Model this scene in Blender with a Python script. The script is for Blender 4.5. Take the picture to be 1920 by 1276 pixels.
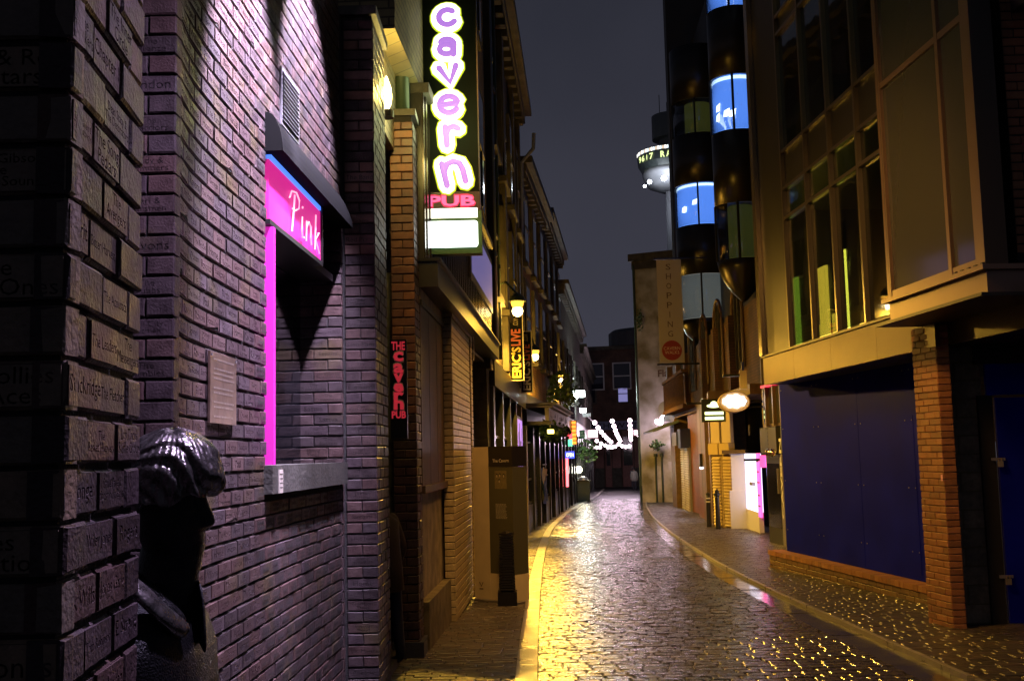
import bpy, bmesh, math, random
import numpy as np
from mathutils import Matrix, Vector
random.seed(7); RNG = np.random.default_rng(7)
for o in list(bpy.data.objects): bpy.data.objects.remove(o)
SC = bpy.context.scene; COL = SC.collection

# ------------------------------------------------------------------ camera
FPX = 2050.0; TH = math.atan(214 / FPX); RO = .0234; SLOPE = -.015
FW = Vector((0, math.cos(TH), math.sin(TH))); _r = Vector((1, 0, 0)); _u = Vector((0, -math.sin(TH), math.cos(TH)))
RT = _r * math.cos(RO) - _u * math.sin(RO); UP = _u * math.cos(RO) + _r * math.sin(RO); EYE = Vector((0, 0, 1.6))
cd = bpy.data.cameras.new('camera'); cd.sensor_width = 36; cd.lens = FPX / 1920 * 36; cd.clip_start = .05; cd.clip_end = 2000
cam = bpy.data.objects.new('camera', cd); COL.objects.link(cam)
cam.matrix_world = Matrix(((RT.x, UP.x, -FW.x, EYE.x), (RT.y, UP.y, -FW.y, EYE.y), (RT.z, UP.z, -FW.z, EYE.z), (0, 0, 0, 1)))
SC.camera = cam
# ------------------------------------------------------------------ night sky, exposure
w = bpy.data.worlds.new('World'); SC.world = w; w.use_nodes = True
nt = w.node_tree; bg = nt.nodes['Background']
tc = nt.nodes.new('ShaderNodeTexCoord'); sx = nt.nodes.new('ShaderNodeSeparateXYZ'); cr = nt.nodes.new('ShaderNodeValToRGB')
nz = nt.nodes.new('ShaderNodeTexNoise'); nz.inputs['Scale'].default_value = 2.2; nz.inputs['Detail'].default_value = 5
ad = nt.nodes.new('ShaderNodeMath'); ad.operation = 'MULTIPLY_ADD'; ad.inputs[1].default_value = .75
nt.links.new(tc.outputs['Generated'], sx.inputs[0]); nt.links.new(tc.outputs['Generated'], nz.inputs['Vector'])
nt.links.new(nz.outputs['Fac'], ad.inputs[0]); nt.links.new(sx.outputs['Z'], ad.inputs[2]); nt.links.new(ad.outputs[0], cr.inputs[0])
cr.color_ramp.elements[0].position = .36; cr.color_ramp.elements[0].color = (.026, .026, .036, 1)
cr.color_ramp.elements[1].position = .98; cr.color_ramp.elements[1].color = (.0075, .0085, .013, 1)
nt.links.new(cr.outputs[0], bg.inputs['Color']); bg.inputs['Strength'].default_value = 1.0
SC.view_settings.view_transform = 'Standard'; SC.view_settings.look = 'None'; SC.view_settings.gamma = 1
SC.view_settings.use_curve_mapping = False; SC.view_settings.exposure = 0.85
try:
    SC.cycles.max_bounces = 6; SC.cycles.diffuse_bounces = 3; SC.cycles.glossy_bounces = 3; SC.cycles.transparent_max_bounces = 8
    SC.cycles.caustics_reflective = False; SC.cycles.caustics_refractive = False; SC.cycles.sample_clamp_indirect = 3
    SC.cycles.use_denoising = True
except Exception: pass

# ------------------------------------------------------------------ pixel helpers
def ray(px, py): return FW * FPX + RT * (px - 960) + UP * (638 - py)
def g(y): return SLOPE * y
def gnd(px, py):
    d = ray(px, py); return EYE + d * (-1.6 / (d.z - SLOPE * d.y))
def at(px, py, y):
    d = ray(px, py); return EYE + d * (y / d.y)
def xat(px, y, py=855): return at(px, py, y).x
def project(p):
    v = Vector(p) - EYE; k = FPX / max(v.dot(FW), .01)
    return 960 + v.dot(RT) * k, 638 - v.dot(UP) * k

# ------------------------------------------------------------------ materials
MATS = {}
def mat(name, col, rough=.6, metal=0., emit=None, es=0., noise=0., nscale=8., bump=0., bscale=40., col2=None, spec=.5, rnoise=0., coat=0., alpha=None):
    if name in MATS: return MATS[name]
    m = bpy.data.materials.new(name); m.use_nodes = True; n = m.node_tree; b = n.nodes['Principled BSDF']
    b.inputs['Base Color'].default_value = (*col, 1); b.inputs['Roughness'].default_value = rough; b.inputs['Metallic'].default_value = metal
    b.inputs['Specular IOR Level'].default_value = spec; b.inputs['Coat Weight'].default_value = coat
    if emit: b.inputs['Emission Color'].default_value = (*emit, 1); b.inputs['Emission Strength'].default_value = es
    if alpha is not None: b.inputs['Alpha'].default_value = alpha
    if noise or bump or col2 or rnoise:
        geo = n.nodes.new('ShaderNodeNewGeometry')
        if col2 or noise or rnoise:
            t = n.nodes.new('ShaderNodeTexNoise'); t.inputs['Scale'].default_value = nscale; t.inputs['Detail'].default_value = 6
            n.links.new(geo.outputs['Position'], t.inputs['Vector'])
            r = n.nodes.new('ShaderNodeValToRGB'); c2 = col2 or tuple(c * (1 - noise) for c in col)
            r.color_ramp.elements[0].position = .36; r.color_ramp.elements[1].position = .64
            r.color_ramp.elements[0].color = (*c2, 1); r.color_ramp.elements[1].color = (*col, 1)
            n.links.new(t.outputs['Fac'], r.inputs[0])
            if col2 or noise: n.links.new(r.outputs[0], b.inputs['Base Color'])
            if rnoise:
                mr = n.nodes.new('ShaderNodeMapRange'); mr.inputs['From Min'].default_value = .35; mr.inputs['From Max'].default_value = .65
                mr.inputs['To Min'].default_value = rough - rnoise; mr.inputs['To Max'].default_value = rough + rnoise
                n.links.new(t.outputs['Fac'], mr.inputs[0]); n.links.new(mr.outputs[0], b.inputs['Roughness'])
        if bump:
            t2 = n.nodes.new('ShaderNodeTexNoise'); t2.inputs['Scale'].default_value = bscale; t2.inputs['Detail'].default_value = 5
            bp = n.nodes.new('ShaderNodeBump'); bp.inputs['Strength'].default_value = bump; bp.inputs['Distance'].default_value = .01
            n.links.new(geo.outputs['Position'], t2.inputs['Vector']); n.links.new(t2.outputs['Fac'], bp.inputs['Height'])
            n.links.new(bp.outputs[0], b.inputs['Normal'])
    MATS[name] = m; return m
def varmat(name, cols, rough=.6, island=False, bump=.5, bscale=60., spec=.5, rnoise=.12, grain=.35, stain=None):
    """one colour per piece, picked by chance, with grain, pits and uneven gloss"""
    key = name + ('_i' if island else '')
    if key in MATS: return MATS[key]
    m = bpy.data.materials.new(key); m.use_nodes = True; n = m.node_tree; b = n.nodes['Principled BSDF']; L = n.links.new
    geo = n.nodes.new('ShaderNodeNewGeometry')
    if island: rnd = geo.outputs['Random Per Island']
    else: rnd = n.nodes.new('ShaderNodeObjectInfo').outputs['Random']
    r = n.nodes.new('ShaderNodeValToRGB'); r.color_ramp.interpolation = 'CONSTANT'; e = r.color_ramp.elements
    while len(e) < len(cols): e.new(.5)
    for i, c in enumerate(cols): e[i].position = i / len(cols); e[i].color = (*c, 1)
    L(rnd, r.inputs[0])
    t = n.nodes.new('ShaderNodeTexNoise'); t.inputs['Scale'].default_value = 14; t.inputs['Detail'].default_value = 8; t.inputs['Roughness'].default_value = .7
    L(geo.outputs['Position'], t.inputs['Vector'])
    mr = n.nodes.new('ShaderNodeMapRange'); mr.inputs['From Min'].default_value = .3; mr.inputs['From Max'].default_value = .7
    mr.inputs['To Min'].default_value = 1 - grain; mr.inputs['To Max'].default_value = 1 + grain; L(t.outputs['Fac'], mr.inputs[0])
    mx = n.nodes.new('ShaderNodeMix'); mx.data_type = 'RGBA'; mx.blend_type = 'MULTIPLY'; mx.inputs['Factor'].default_value = 1
    L(r.outputs[0], mx.inputs['A']); L(mr.outputs[0], mx.inputs['B']); out = mx.outputs['Result']
    if stain:
        t3 = n.nodes.new('ShaderNodeTexNoise'); t3.inputs['Scale'].default_value = 2.3; t3.inputs['Detail'].default_value = 5
        L(geo.outputs['Position'], t3.inputs['Vector']); r3 = n.nodes.new('ShaderNodeValToRGB')
        r3.color_ramp.elements[0].position = .56; r3.color_ramp.elements[0].color = (0, 0, 0, 1); r3.color_ramp.elements[1].position = .68; r3.color_ramp.elements[1].color = (.45, .45, .45, 1)
        L(t3.outputs['Fac'], r3.inputs[0]); m3 = n.nodes.new('ShaderNodeMix'); m3.data_type = 'RGBA'
        L(r3.outputs[0], m3.inputs['Factor']); L(out, m3.inputs['A']); m3.inputs['B'].default_value = (*stain, 1); out = m3.outputs['Result']
    L(out, b.inputs['Base Color'])
    mr2 = n.nodes.new('ShaderNodeMapRange'); mr2.inputs['From Min'].default_value = .35; mr2.inputs['From Max'].default_value = .65
    mr2.inputs['To Min'].default_value = rough - rnoise; mr2.inputs['To Max'].default_value = rough + rnoise
    L(t.outputs['Fac'], mr2.inputs[0]); L(mr2.outputs[0], b.inputs['Roughness']); b.inputs['Specular IOR Level'].default_value = spec
    t2 = n.nodes.new('ShaderNodeTexNoise'); t2.inputs['Scale'].default_value = bscale; t2.inputs['Detail'].default_value = 6
    L(geo.outputs['Position'], t2.inputs['Vector'])
    bp = n.nodes.new('ShaderNodeBump'); bp.inputs['Strength'].default_value = bump; bp.inputs['Distance'].default_value = .006
    L(t2.outputs['Fac'], bp.inputs['Height']); L(bp.outputs[0], b.inputs['Normal'])
    MATS[key] = m; return m
def brickmat(name, c1, c2, mortar, bw=.23, bh=.075, rough=.75):
    """brickwork too far away to build: a procedural brick pattern on a wall in metres"""
    if name in MATS: return MATS[name]
    m = bpy.data.materials.new(name); m.use_nodes = True; n = m.node_tree; b = n.nodes['Principled BSDF']; L = n.links.new
    geo = n.nodes.new('ShaderNodeNewGeometry'); sp = n.nodes.new('ShaderNodeSeparateXYZ'); L(geo.outputs['Position'], sp.inputs[0])
    a = n.nodes.new('ShaderNodeMath'); a.operation = 'ADD'; L(sp.outputs['X'], a.inputs[0]); L(sp.outputs['Y'], a.inputs[1])
    cb = n.nodes.new('ShaderNodeCombineXYZ'); L(a.outputs[0], cb.inputs['X']); L(sp.outputs['Z'], cb.inputs['Y'])
    bt = n.nodes.new('ShaderNodeTexBrick'); bt.inputs['Scale'].default_value = 1; bt.inputs['Brick Width'].default_value = bw; bt.inputs['Row Height'].default_value = bh
    bt.inputs['Mortar Size'].default_value = .008; bt.inputs['Color1'].default_value = (*c1, 1); bt.inputs['Color2'].default_value = (*c2, 1); bt.inputs['Mortar'].default_value = (*mortar, 1)
    L(cb.outputs[0], bt.inputs['Vector'])
    t = n.nodes.new('ShaderNodeTexNoise'); t.inputs['Scale'].default_value = 1.2; t.inputs['Detail'].default_value = 7; L(geo.outputs['Position'], t.inputs['Vector'])
    mr = n.nodes.new('ShaderNodeMapRange'); mr.inputs['From Min'].default_value = .3; mr.inputs['From Max'].default_value = .7; mr.inputs['To Min'].default_value = .45; mr.inputs['To Max'].default_value = 1.25
    L(t.outputs['Fac'], mr.inputs[0]); mx = n.nodes.new('ShaderNodeMix'); mx.data_type = 'RGBA'; mx.blend_type = 'MULTIPLY'; mx.inputs['Factor'].default_value = 1
    L(bt.outputs['Color'], mx.inputs['A']); L(mr.outputs[0], mx.inputs['B']); L(mx.outputs['Result'], b.inputs['Base Color'])
    bp = n.nodes.new('ShaderNodeBump'); bp.inputs['Strength'].default_value = .6; bp.inputs['Distance'].default_value = .01; bp.invert = True
    L(bt.outputs['Fac'], bp.inputs['Height']); L(bp.outputs[0], b.inputs['Normal']); b.inputs['Roughness'].default_value = rough
    MATS[name] = m; return m
def glow(name, col, s):
    if name in MATS: return MATS[name]
    m = bpy.data.materials.new(name); m.use_nodes = True; n = m.node_tree
    b = n.nodes['Principled BSDF']; b.inputs['Base Color'].default_value = (*[c * .5 for c in col], 1)
    b.inputs['Emission Color'].default_value = (*col, 1); b.inputs['Emission Strength'].default_value = s
    MATS[name] = m; return m
def glass(name, tint=(.6, .65, .7), clear=.55, rough=.03):
    if name in MATS: return MATS[name]
    m = bpy.data.materials.new(name); m.use_nodes = True; n = m.node_tree; L = n.links.new
    n.nodes.remove(n.nodes['Principled BSDF']); out = n.nodes['Material Output']
    tr = n.nodes.new('ShaderNodeBsdfTransparent'); tr.inputs[0].default_value = (*[t * clear for t in tint], 1)
    gl = n.nodes.new('ShaderNodeBsdfGlossy'); gl.inputs['Roughness'].default_value = rough; gl.inputs[0].default_value = (.9, .9, .9, 1)
    geo = n.nodes.new('ShaderNodeNewGeometry'); t2 = n.nodes.new('ShaderNodeTexNoise'); t2.inputs['Scale'].default_value = 1.4
    bp = n.nodes.new('ShaderNodeBump'); bp.inputs['Strength'].default_value = .15; bp.inputs['Distance'].default_value = .02
    L(geo.outputs['Position'], t2.inputs['Vector']); L(t2.outputs['Fac'], bp.inputs['Height']); L(bp.outputs[0], gl.inputs['Normal'])
    fr = n.nodes.new('ShaderNodeLayerWeight'); fr.inputs[0].default_value = .5; pw = n.nodes.new('ShaderNodeMath'); pw.operation = 'POWER'; pw.inputs[1].default_value = 3.2; L(fr.outputs['Facing'], pw.inputs[0])
    ma = n.nodes.new('ShaderNodeMath'); ma.operation = 'MULTIPLY_ADD'; ma.inputs[1].default_value = .8; ma.inputs[2].default_value = .06; L(pw.outputs[0], ma.inputs[0]); mx = n.nodes.new('ShaderNodeMixShader')
    L(ma.outputs[0], mx.inputs[0]); L(tr.outputs[0], mx.inputs[1]); L(gl.outputs[0], mx.inputs[2]); L(mx.outputs[0], out.inputs[0])
    MATS[name] = m; return m

# ------------------------------------------------------------------ mesh helpers
class MB:
    def __init__(s): s.v = []; s.f = []; s.m = []
    def add(s, v, f, mi=0):
        o = len(s.v); s.v += [tuple(p) for p in v]; s.f += [tuple(i + o for i in q) for q in f]; s.m += [mi] * len(f)
    def hexa(s, p, mi=0):     # 8 corners: bottom 4 ccw, top 4 ccw
        s.add(p, [(3, 2, 1, 0), (4, 5, 6, 7), (0, 1, 5, 4), (1, 2, 6, 5), (2, 3, 7, 6), (3, 0, 4, 7)], mi)
    def box(s, x0, x1, y0, y1, z0, z1, mi=0):
        s.hexa([(x0, y0, z0), (x1, y0, z0), (x1, y1, z0), (x0, y1, z0), (x0, y0, z1), (x1, y0, z1), (x1, y1, z1), (x0, y1, z1)], mi)
    def tube(s, pts, r, n=8, mi=0, cap=True):
        pts = [Vector(p) for p in pts]; rs = r if isinstance(r, (list, tuple)) else [r] * len(pts); V = []; Fc = []
        for i, p in enumerate(pts):
            t = (pts[min(i + 1, len(pts) - 1)] - pts[max(i - 1, 0)]).normalized()
            a = t.cross(Vector((0, 0, 1)) if abs(t.z) < .9 else Vector((1, 0, 0))).normalized(); b = t.cross(a)
            for k in range(n):
                q = 2 * math.pi * k / n; V.append(p + (a * math.cos(q) + b * math.sin(q)) * rs[i])
        for i in range(len(pts) - 1):
            for k in range(n): Fc.append((i * n + k, (i + 1) * n + k, (i + 1) * n + (k + 1) % n, i * n + (k + 1) % n))
        if cap: Fc.append(tuple(range(n))); Fc.append(tuple(range((len(pts) - 1) * n, len(pts) * n))[::-1])
        s.add(V, Fc, mi)
    def loft(s, rings, mi=0, cap=True):
        n = len(rings[0]); V = [p for r in rings for p in r]; Fc = []
        for i in range(len(rings) - 1):
            for k in range(n): Fc.append((i * n + k, i * n + (k + 1) % n, (i + 1) * n + (k + 1) % n, (i + 1) * n + k))
        if cap: Fc.append(tuple(range(n))[::-1]); Fc.append(tuple(range((len(rings) - 1) * n, len(rings) * n)))
        s.add(V, Fc, mi)
    def lathe(s, c, prof, n=20, mi=0, a0=0, a1=2 * math.pi):
        s.loft([[(c[0] + r * math.cos(a0 + (a1 - a0) * k / n), c[1] + r * math.sin(a0 + (a1 - a0) * k / n), c[2] + z) for k in range(n)] for r, z in prof], mi)
    def sphere(s, c, r, n=10, mi=0):
        s.lathe(c, [(max(r * math.sin(math.pi * i / 6), .001), -r * math.cos(math.pi * i / 6)) for i in range(7)], n, mi)
    def mesh(s, name):
        me = bpy.data.meshes.new(name); me.from_pydata(s.v, [], s.f); me.update()
        if any(s.m): me.polygons.foreach_set('material_index', s.m)
        return me
    def build(s, name, m, parent=None, smooth=False, kind=None):
        me = s.mesh(name)
        for x in (m if isinstance(m, (list, tuple)) else [m]): me.materials.append(x)
        if smooth: me.polygons.foreach_set('use_smooth', [True] * len(me.polygons))
        return link(name, me, parent, kind)
def link(name, me, parent=None, kind=None):
    o = bpy.data.objects.new(name, me); COL.objects.link(o)
    if parent is not None: attach(o, parent)
    if kind: o['kind'] = kind
    return o
def attach(o, parent):
    o.parent = parent
    if parent.type == 'EMPTY': o.matrix_parent_inverse = Matrix.Translation(-parent.location)
def thing(name, label, cat, loc, group=None):
    o = bpy.data.objects.new(name, None); COL.objects.link(o); o.location = loc; o.empty_display_size = .1
    o['label'] = label; o['category'] = cat
    if group: o['group'] = group
    return o
def tag(o, label, cat, group=None):
    o['label'] = label; o['category'] = cat
    if group: o['group'] = group
    return o
def struct(o): o['kind'] = 'structure'; return o
class Fr:
    """a wall line in plan: u runs along it, n points out to the street, z is up"""
    def __init__(s, p0, p1):
        s.p = Vector((p0[0], p0[1], 0)); d = Vector((p1[0], p1[1], 0)) - s.p; s.L = d.length; s.u = d / s.L; s.n = Vector((s.u.y, -s.u.x, 0)); s.ang = math.atan2(s.u.y, s.u.x)
    def pt(s, u, z, n=0): return s.p + s.u * u + s.n * n + Vector((0, 0, z))
    def uz(s, px, py, n=0):
        d = ray(px, py); q = s.p + s.n * n; t = (q - EYE).dot(s.n) / d.dot(s.n); h = EYE + d * t; return (h - s.p).dot(s.u), h.z
    def box(s, mb, u0, u1, z0, z1, n0, n1, mi=0):
        mb.hexa([s.pt(u0, z0, n1), s.pt(u1, z0, n1), s.pt(u1, z0, n0), s.pt(u0, z0, n0), s.pt(u0, z1, n1), s.pt(u1, z1, n1), s.pt(u1, z1, n0), s.pt(u0, z1, n0)], mi)
    def part(s, name, m, parent, u0, u1, z0, z1, n0, n1, kind=None):
        b = MB(); s.box(b, u0, u1, z0, z1, n0, n1); return b.build(name, m, parent, kind=kind)
    def mat(s, u, z, n=0):
        p = s.pt(u, z, n); i = -s.n
        return Matrix(((s.u.x, i.x, 0, p.x), (s.u.y, i.y, 0, p.y), (0, 0, 1, p.z), (0, 0, 0, 1)))
# ---- lettering
FONT_CACHE = {}
def text_curve(s, bold=0., shear=0., space=1., res=2, line=.9):
    cu = bpy.data.curves.new('txt', 'FONT'); cu.body = s; cu.align_x = 'CENTER'; cu.size = 1; cu.resolution_u = res; cu.offset = bold; cu.shear = shear
    cu.space_character = space; cu.space_line = line; return cu
def text_mesh(s, width=None, height=None, depth=0., bold=0., shear=0., space=1., res=2, maxh=None, line=.9):
    """lettering centred on the origin in local x/z, its face towards local -y"""
    key = (s, width, height, depth, bold, shear, space, res, maxh)
    if key in FONT_CACHE: return FONT_CACHE[key]
    cu = text_curve(s, bold, shear, space, res, line); cu.extrude = 0
    o = bpy.data.objects.new('txt', cu); COL.objects.link(o); dg = bpy.context.evaluated_depsgraph_get(); me = bpy.data.meshes.new_from_object(o.evaluated_get(dg))
    bpy.data.objects.remove(o); n = len(me.vertices); co = np.zeros(n * 3); me.vertices.foreach_get('co', co); co = co.reshape(-1, 3)
    lo, hi = co.min(0), co.max(0); c = (lo + hi) / 2; sz = hi - lo
    kx = width / sz[0] if width else None; ky = height / sz[1] if height else None
    if kx is None: kx = ky
    if ky is None: ky = kx
    if maxh: ky = min(ky, maxh / sz[1]); kx = min(kx, ky * 1.25)
    pts = [((x - c[0]) * kx, 0., (y - c[1]) * ky) for x, y, _ in co]; fs = [tuple(p.vertices) for p in me.polygons]; bpy.data.meshes.remove(me)
    b = MB(); b.add(pts, fs)
    if depth:      # side walls along the open edges
        ec = {}
        for f in fs:
            for i in range(len(f)): e = (f[i], f[(i + 1) % len(f)]); ec[e] = ec.get(e, 0) + 1
        q = [(a, bb) for (a, bb) in ec if (bb, a) not in ec]; N = len(pts); b.v += [(x, depth, z) for x, y, z in pts]
        b.f += [(bb, a, a + N, bb + N) for a, bb in q]; b.m += [0] * len(q)
    m2 = b.mesh('lettering'); FONT_CACHE[key] = m2; return m2
def lettering(s, fr, u, z, n, m, parent, name='lettering', tilt=0., **kw):
    me = text_mesh(s, **kw).copy(); me.materials.clear(); me.materials.append(m)
    o = bpy.data.objects.new(name, me); COL.objects.link(o); M = fr.mat(u, z, n)
    if tilt: M = M @ Matrix.Rotation(tilt, 4, 'Y')
    if parent is not None:
        o.parent = parent; base = Matrix.Translation(-parent.location) if parent.type == 'EMPTY' else Matrix()
        o.matrix_parent_inverse = base
    o.matrix_basis = M; return o
def engraved_parts(s, l, h, dep=.004):
    """a brick face with the letters cut into it: face plate with letter-shaped holes"""
    cu = text_curve(s, bold=.010, res=2, line=.82); o = bpy.data.objects.new('t', cu); COL.objects.link(o)
    dg = bpy.context.evaluated_depsgraph_get(); c2 = o.to_curve(dg).copy(); bpy.data.objects.remove(o)
    P = [p.co for sp in c2.splines for p in sp.bezier_points]
    lo = Vector((min(p.x for p in P), min(p.y for p in P))); hi = Vector((max(p.x for p in P), max(p.y for p in P))); c = (lo + hi) / 2; sz = hi - lo
    k = min((l * .92) / sz.x, (h * (.84 if '\n' in s else .56)) / sz.y); kx = min(k * 1.15, l * .93 / sz.x); src = c2
    c2 = bpy.data.curves.new('cut', 'CURVE'); c2.dimensions = '2D'
    for so in src.splines:
        sp = c2.splines.new('BEZIER'); sp.bezier_points.add(len(so.bezier_points) - 1); sp.use_cyclic_u = True; sp.resolution_u = 2
        for p, q in zip(sp.bezier_points, so.bezier_points):
            p.handle_left_type = p.handle_right_type = 'FREE'
            p.co = ((q.co.x - c.x) * kx, (q.co.y - c.y) * k, 0); p.handle_left = ((q.handle_left.x - c.x) * kx, (q.handle_left.y - c.y) * k, 0); p.handle_right = ((q.handle_right.x - c.x) * kx, (q.handle_right.y - c.y) * k, 0)
    sp = c2.splines.new('POLY'); sp.points.add(3); q = .002
    for p, xy in zip(sp.points, ((-l / 2 + q, -h / 2 + q), (l / 2 - q, -h / 2 + q), (l / 2 - q, h / 2 - q), (-l / 2 + q, h / 2 - q))): p.co = (*xy, 0, 1)
    sp.use_cyclic_u = True; c2.dimensions = '2D'; c2.fill_mode = 'FRONT'; c2.extrude = dep / 2; c2.offset = 0; c2.bevel_depth = 0; c2.resolution_u = 2
    o = bpy.data.objects.new('t', c2); COL.objects.link(o); dg = bpy.context.evaluated_depsgraph_get(); me = bpy.data.meshes.new_from_object(o.evaluated_get(dg))
    bpy.data.objects.remove(o); V = [(v.co.x, dep / 2 - v.co.z, v.co.y) for v in me.vertices]; Fc = [tuple(p.vertices) for p in me.polygons]; bpy.data.meshes.remove(me); return V, Fc
BR = {}
def brick_mesh(l, h, dep=.07, name=None, var=0, mats=None):
    """origin: middle of the brick's face; local -y looks out of the wall"""
    key = (round(l, 3), round(h, 3), round(dep, 3), name, var, mats[0].name)
    if key in BR: return BR[key]
    b = MB(); c = .0045; rr = random.Random(hash((round(l, 3), var, name)) & 0xffff); j = lambda: rr.uniform(-.0018, .0018)
    X, Z = l / 2, h / 2; y0 = .004 if name else 0.
    fr = [(-X + c + j(), y0, -Z + c + j()), (X - c + j(), y0, -Z + c + j()), (X - c + j(), y0, Z - c + j()), (-X + c + j(), y0, Z - c + j())]
    md = [(-X + j(), c + y0, -Z + j()), (X + j(), c + y0, -Z + j()), (X + j(), c + y0, Z + j()), (-X + j(), c + y0, Z + j())]
    bk = [(-X, dep, -Z), (X, dep, -Z), (X, dep, Z), (-X, dep, Z)]
    b.add(fr, [(0, 1, 2, 3)], 1 if name else 0)
    for A, B in ((fr, md), (md, bk)): b.add(A + B, [(k, k + 4, (k + 1) % 4 + 4, (k + 1) % 4) for k in range(4)])
    if name:
        V, Fc = engraved_parts(name, l - .006, h - .006); b.add(V, Fc)
    me = b.mesh('brick')
    for m in mats: me.materials.append(m)
    BR[key] = me; return me
def put_brick(fr, u, z, l, h, n, parent, mats, name=None, dep=.07, jit=.0025):
    """l, h are the brick's own size, (u, z) its middle"""
    me = brick_mesh(l, h, dep, name, random.randrange(3), mats); o = bpy.data.objects.new('brick', me); COL.objects.link(o)
    M = fr.mat(u, z, n + random.uniform(-jit, jit)) @ Matrix.Rotation(random.uniform(-.006, .006), 4, 'Y') @ Matrix.Rotation(random.uniform(-.01, .01), 4, 'Z')
    o.parent = parent; o.matrix_parent_inverse = Matrix.Translation(-parent.location); o.matrix_basis = M; return o
def stuff_brick(mb, fr, u, z, l, h, n, dep=.06):
    c = .004; X, Z = l / 2, h / 2; n += random.uniform(-.003, .003); P = lambda a, y, q: fr.pt(u + a, z + q, n - y)
    f = [P(-X + c, 0, -Z + c), P(X - c, 0, -Z + c), P(X - c, 0, Z - c), P(-X + c, 0, Z - c)]; m = [P(-X, c, -Z), P(X, c, -Z), P(X, c, Z), P(-X, c, Z)]; k = [P(-X, dep, -Z), P(X, dep, -Z), P(X, dep, Z), P(-X, dep, Z)]
    mb.add(f + m + k, [(0, 1, 2, 3)] + [(i, i + 4, (i + 1) % 4 + 4, (i + 1) % 4) for i in range(4)] + [(i + 4, i + 8, (i + 1) % 4 + 8, (i + 1) % 4 + 4) for i in range(4)])
def in_frame(p, pad=30):
    q = project(p); return -pad < q[0] < 1920 + pad and -pad < q[1] < 1276 + pad
# ================================================================== the setting: ground, street, pavements
def smooth(pts):
    ys = [p[0] for p in pts]; xs = [p[1] for p in pts]
    def f(y): return float(np.mean([np.interp(y + d, ys, xs) for d in (-2.4, -1.6, -.8, 0, .8, 1.6, 2.4)]))
    return f
KL = smooth([(-6, .0), (3, .05), (8.6, .12), (17, .36), (24, .65), (30.9, 1.02), (42, 2.02), (51.5, 3.1), (66, 4.9), (96, 7.9)])     # street side of the left kerb
KR = smooth([(-6, 3.5), (3, 3.42), (8.94, 3.31), (12.9, 3.25), (14.85, 3.24), (18.4, 3.32), (26.6, 3.75), (36, 4.45), (48, 5.65), (66, 7.9), (96, 12.4)])
KW, GW = .17, .34
m_sub = mat('bedding', (.018, .017, .017), .55)
SETT = [(.050, .046, .048), (.040, .036, .040), (.060, .052, .048), (.034, .032, .036), (.055, .045, .040)]
m_sett = varmat('wet_sett', SETT, .27, False, .35, 90., .6, .13, .3); m_sett_i = varmat('wet_sett', SETT, .27, True, .35, 90., .6, .13, .3)
PAV = [(.070, .058, .050), (.060, .050, .046), (.080, .062, .050), (.050, .044, .042)]
m_pav = varmat('wet_paver', PAV, .40, False, .4, 90., .5, .12, .3); m_pav_i = varmat('wet_paver', PAV, .40, True, .4, 90., .5, .12, .3)
m_kerb = mat('kerb_granite', (.32, .30, .25), .40, noise=.35, nscale=5, bump=.4, bscale=70, rnoise=.14)
m_gut = mat('gutter_stone', (.060, .056, .060), .13, noise=.3, nscale=4, bump=.10, bscale=20, rnoise=.08)
def sheet(name, xl, xr, y0, y1, dz, m, step=1.5):
    b = MB(); n = max(2, int((y1 - y0) / step)); V = []
    for i in range(n + 1):
        y = y0 + (y1 - y0) * i / n; V += [(xl(y), y, g(y) + dz), (xr(y), y, g(y) + dz)]
    b.add(V, [(2 * i, 2 * i + 1, 2 * i + 3, 2 * i + 2) for i in range(n)]); return struct(b.build(name, m))
sheet('ground', lambda y: -400, lambda y: 400, -60, 800, -.06, mat('ground_asphalt', (.04, .04, .042), .5, noise=.3, bump=.3), 40)
street = sheet('street', KL, lambda y: KR(y) - GW, -5, 97, -.016, m_sub)
LP = sheet('left_pavement', lambda y: min(KL(y) - 1.0, -1.6) if y < 19 else KL(y) - 1.6, lambda y: KL(y) - KW, -5, 97, -.010, m_sub)
RP = sheet('right_pavement', KR, lambda y: KR(y) + 5.5, -5, 97, -.004, m_sub)
cross = sheet('crossing_road', lambda y: -60, lambda y: 90, 97, 112, -.02, mat('far_asphalt', (.05, .048, .05), .3, noise=.3, rnoise=.1), 5)
SM = {}
def sett_mesh(l, d, m):
    k = (round(l, 2), round(d, 2), m.name)
    if k not in SM:
        b = MB(); c = .007; X, Y = l / 2, d / 2; t = [(-X + c, -Y + c, 0), (X - c, -Y + c, 0), (X - c, Y - c, 0), (-X + c, Y - c, 0)]; q = [(-X, -Y, -.006), (X, -Y, -.006), (X, Y, -.006), (-X, Y, -.006)]; bb = [(-X, -Y, -.03), (X, -Y, -.03), (X, Y, -.03), (-X, Y, -.03)]
        b.add(t + q + bb, [(0, 1, 2, 3)] + [(i + 4, (i + 1) % 4 + 4, (i + 1) % 4, i) for i in range(4)] + [(i + 8, (i + 1) % 4 + 8, (i + 1) % 4 + 4, i + 4) for i in range(4)])
        me = b.mesh('sett'); me.materials.append(m); SM[k] = me
    return SM[k]
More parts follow.
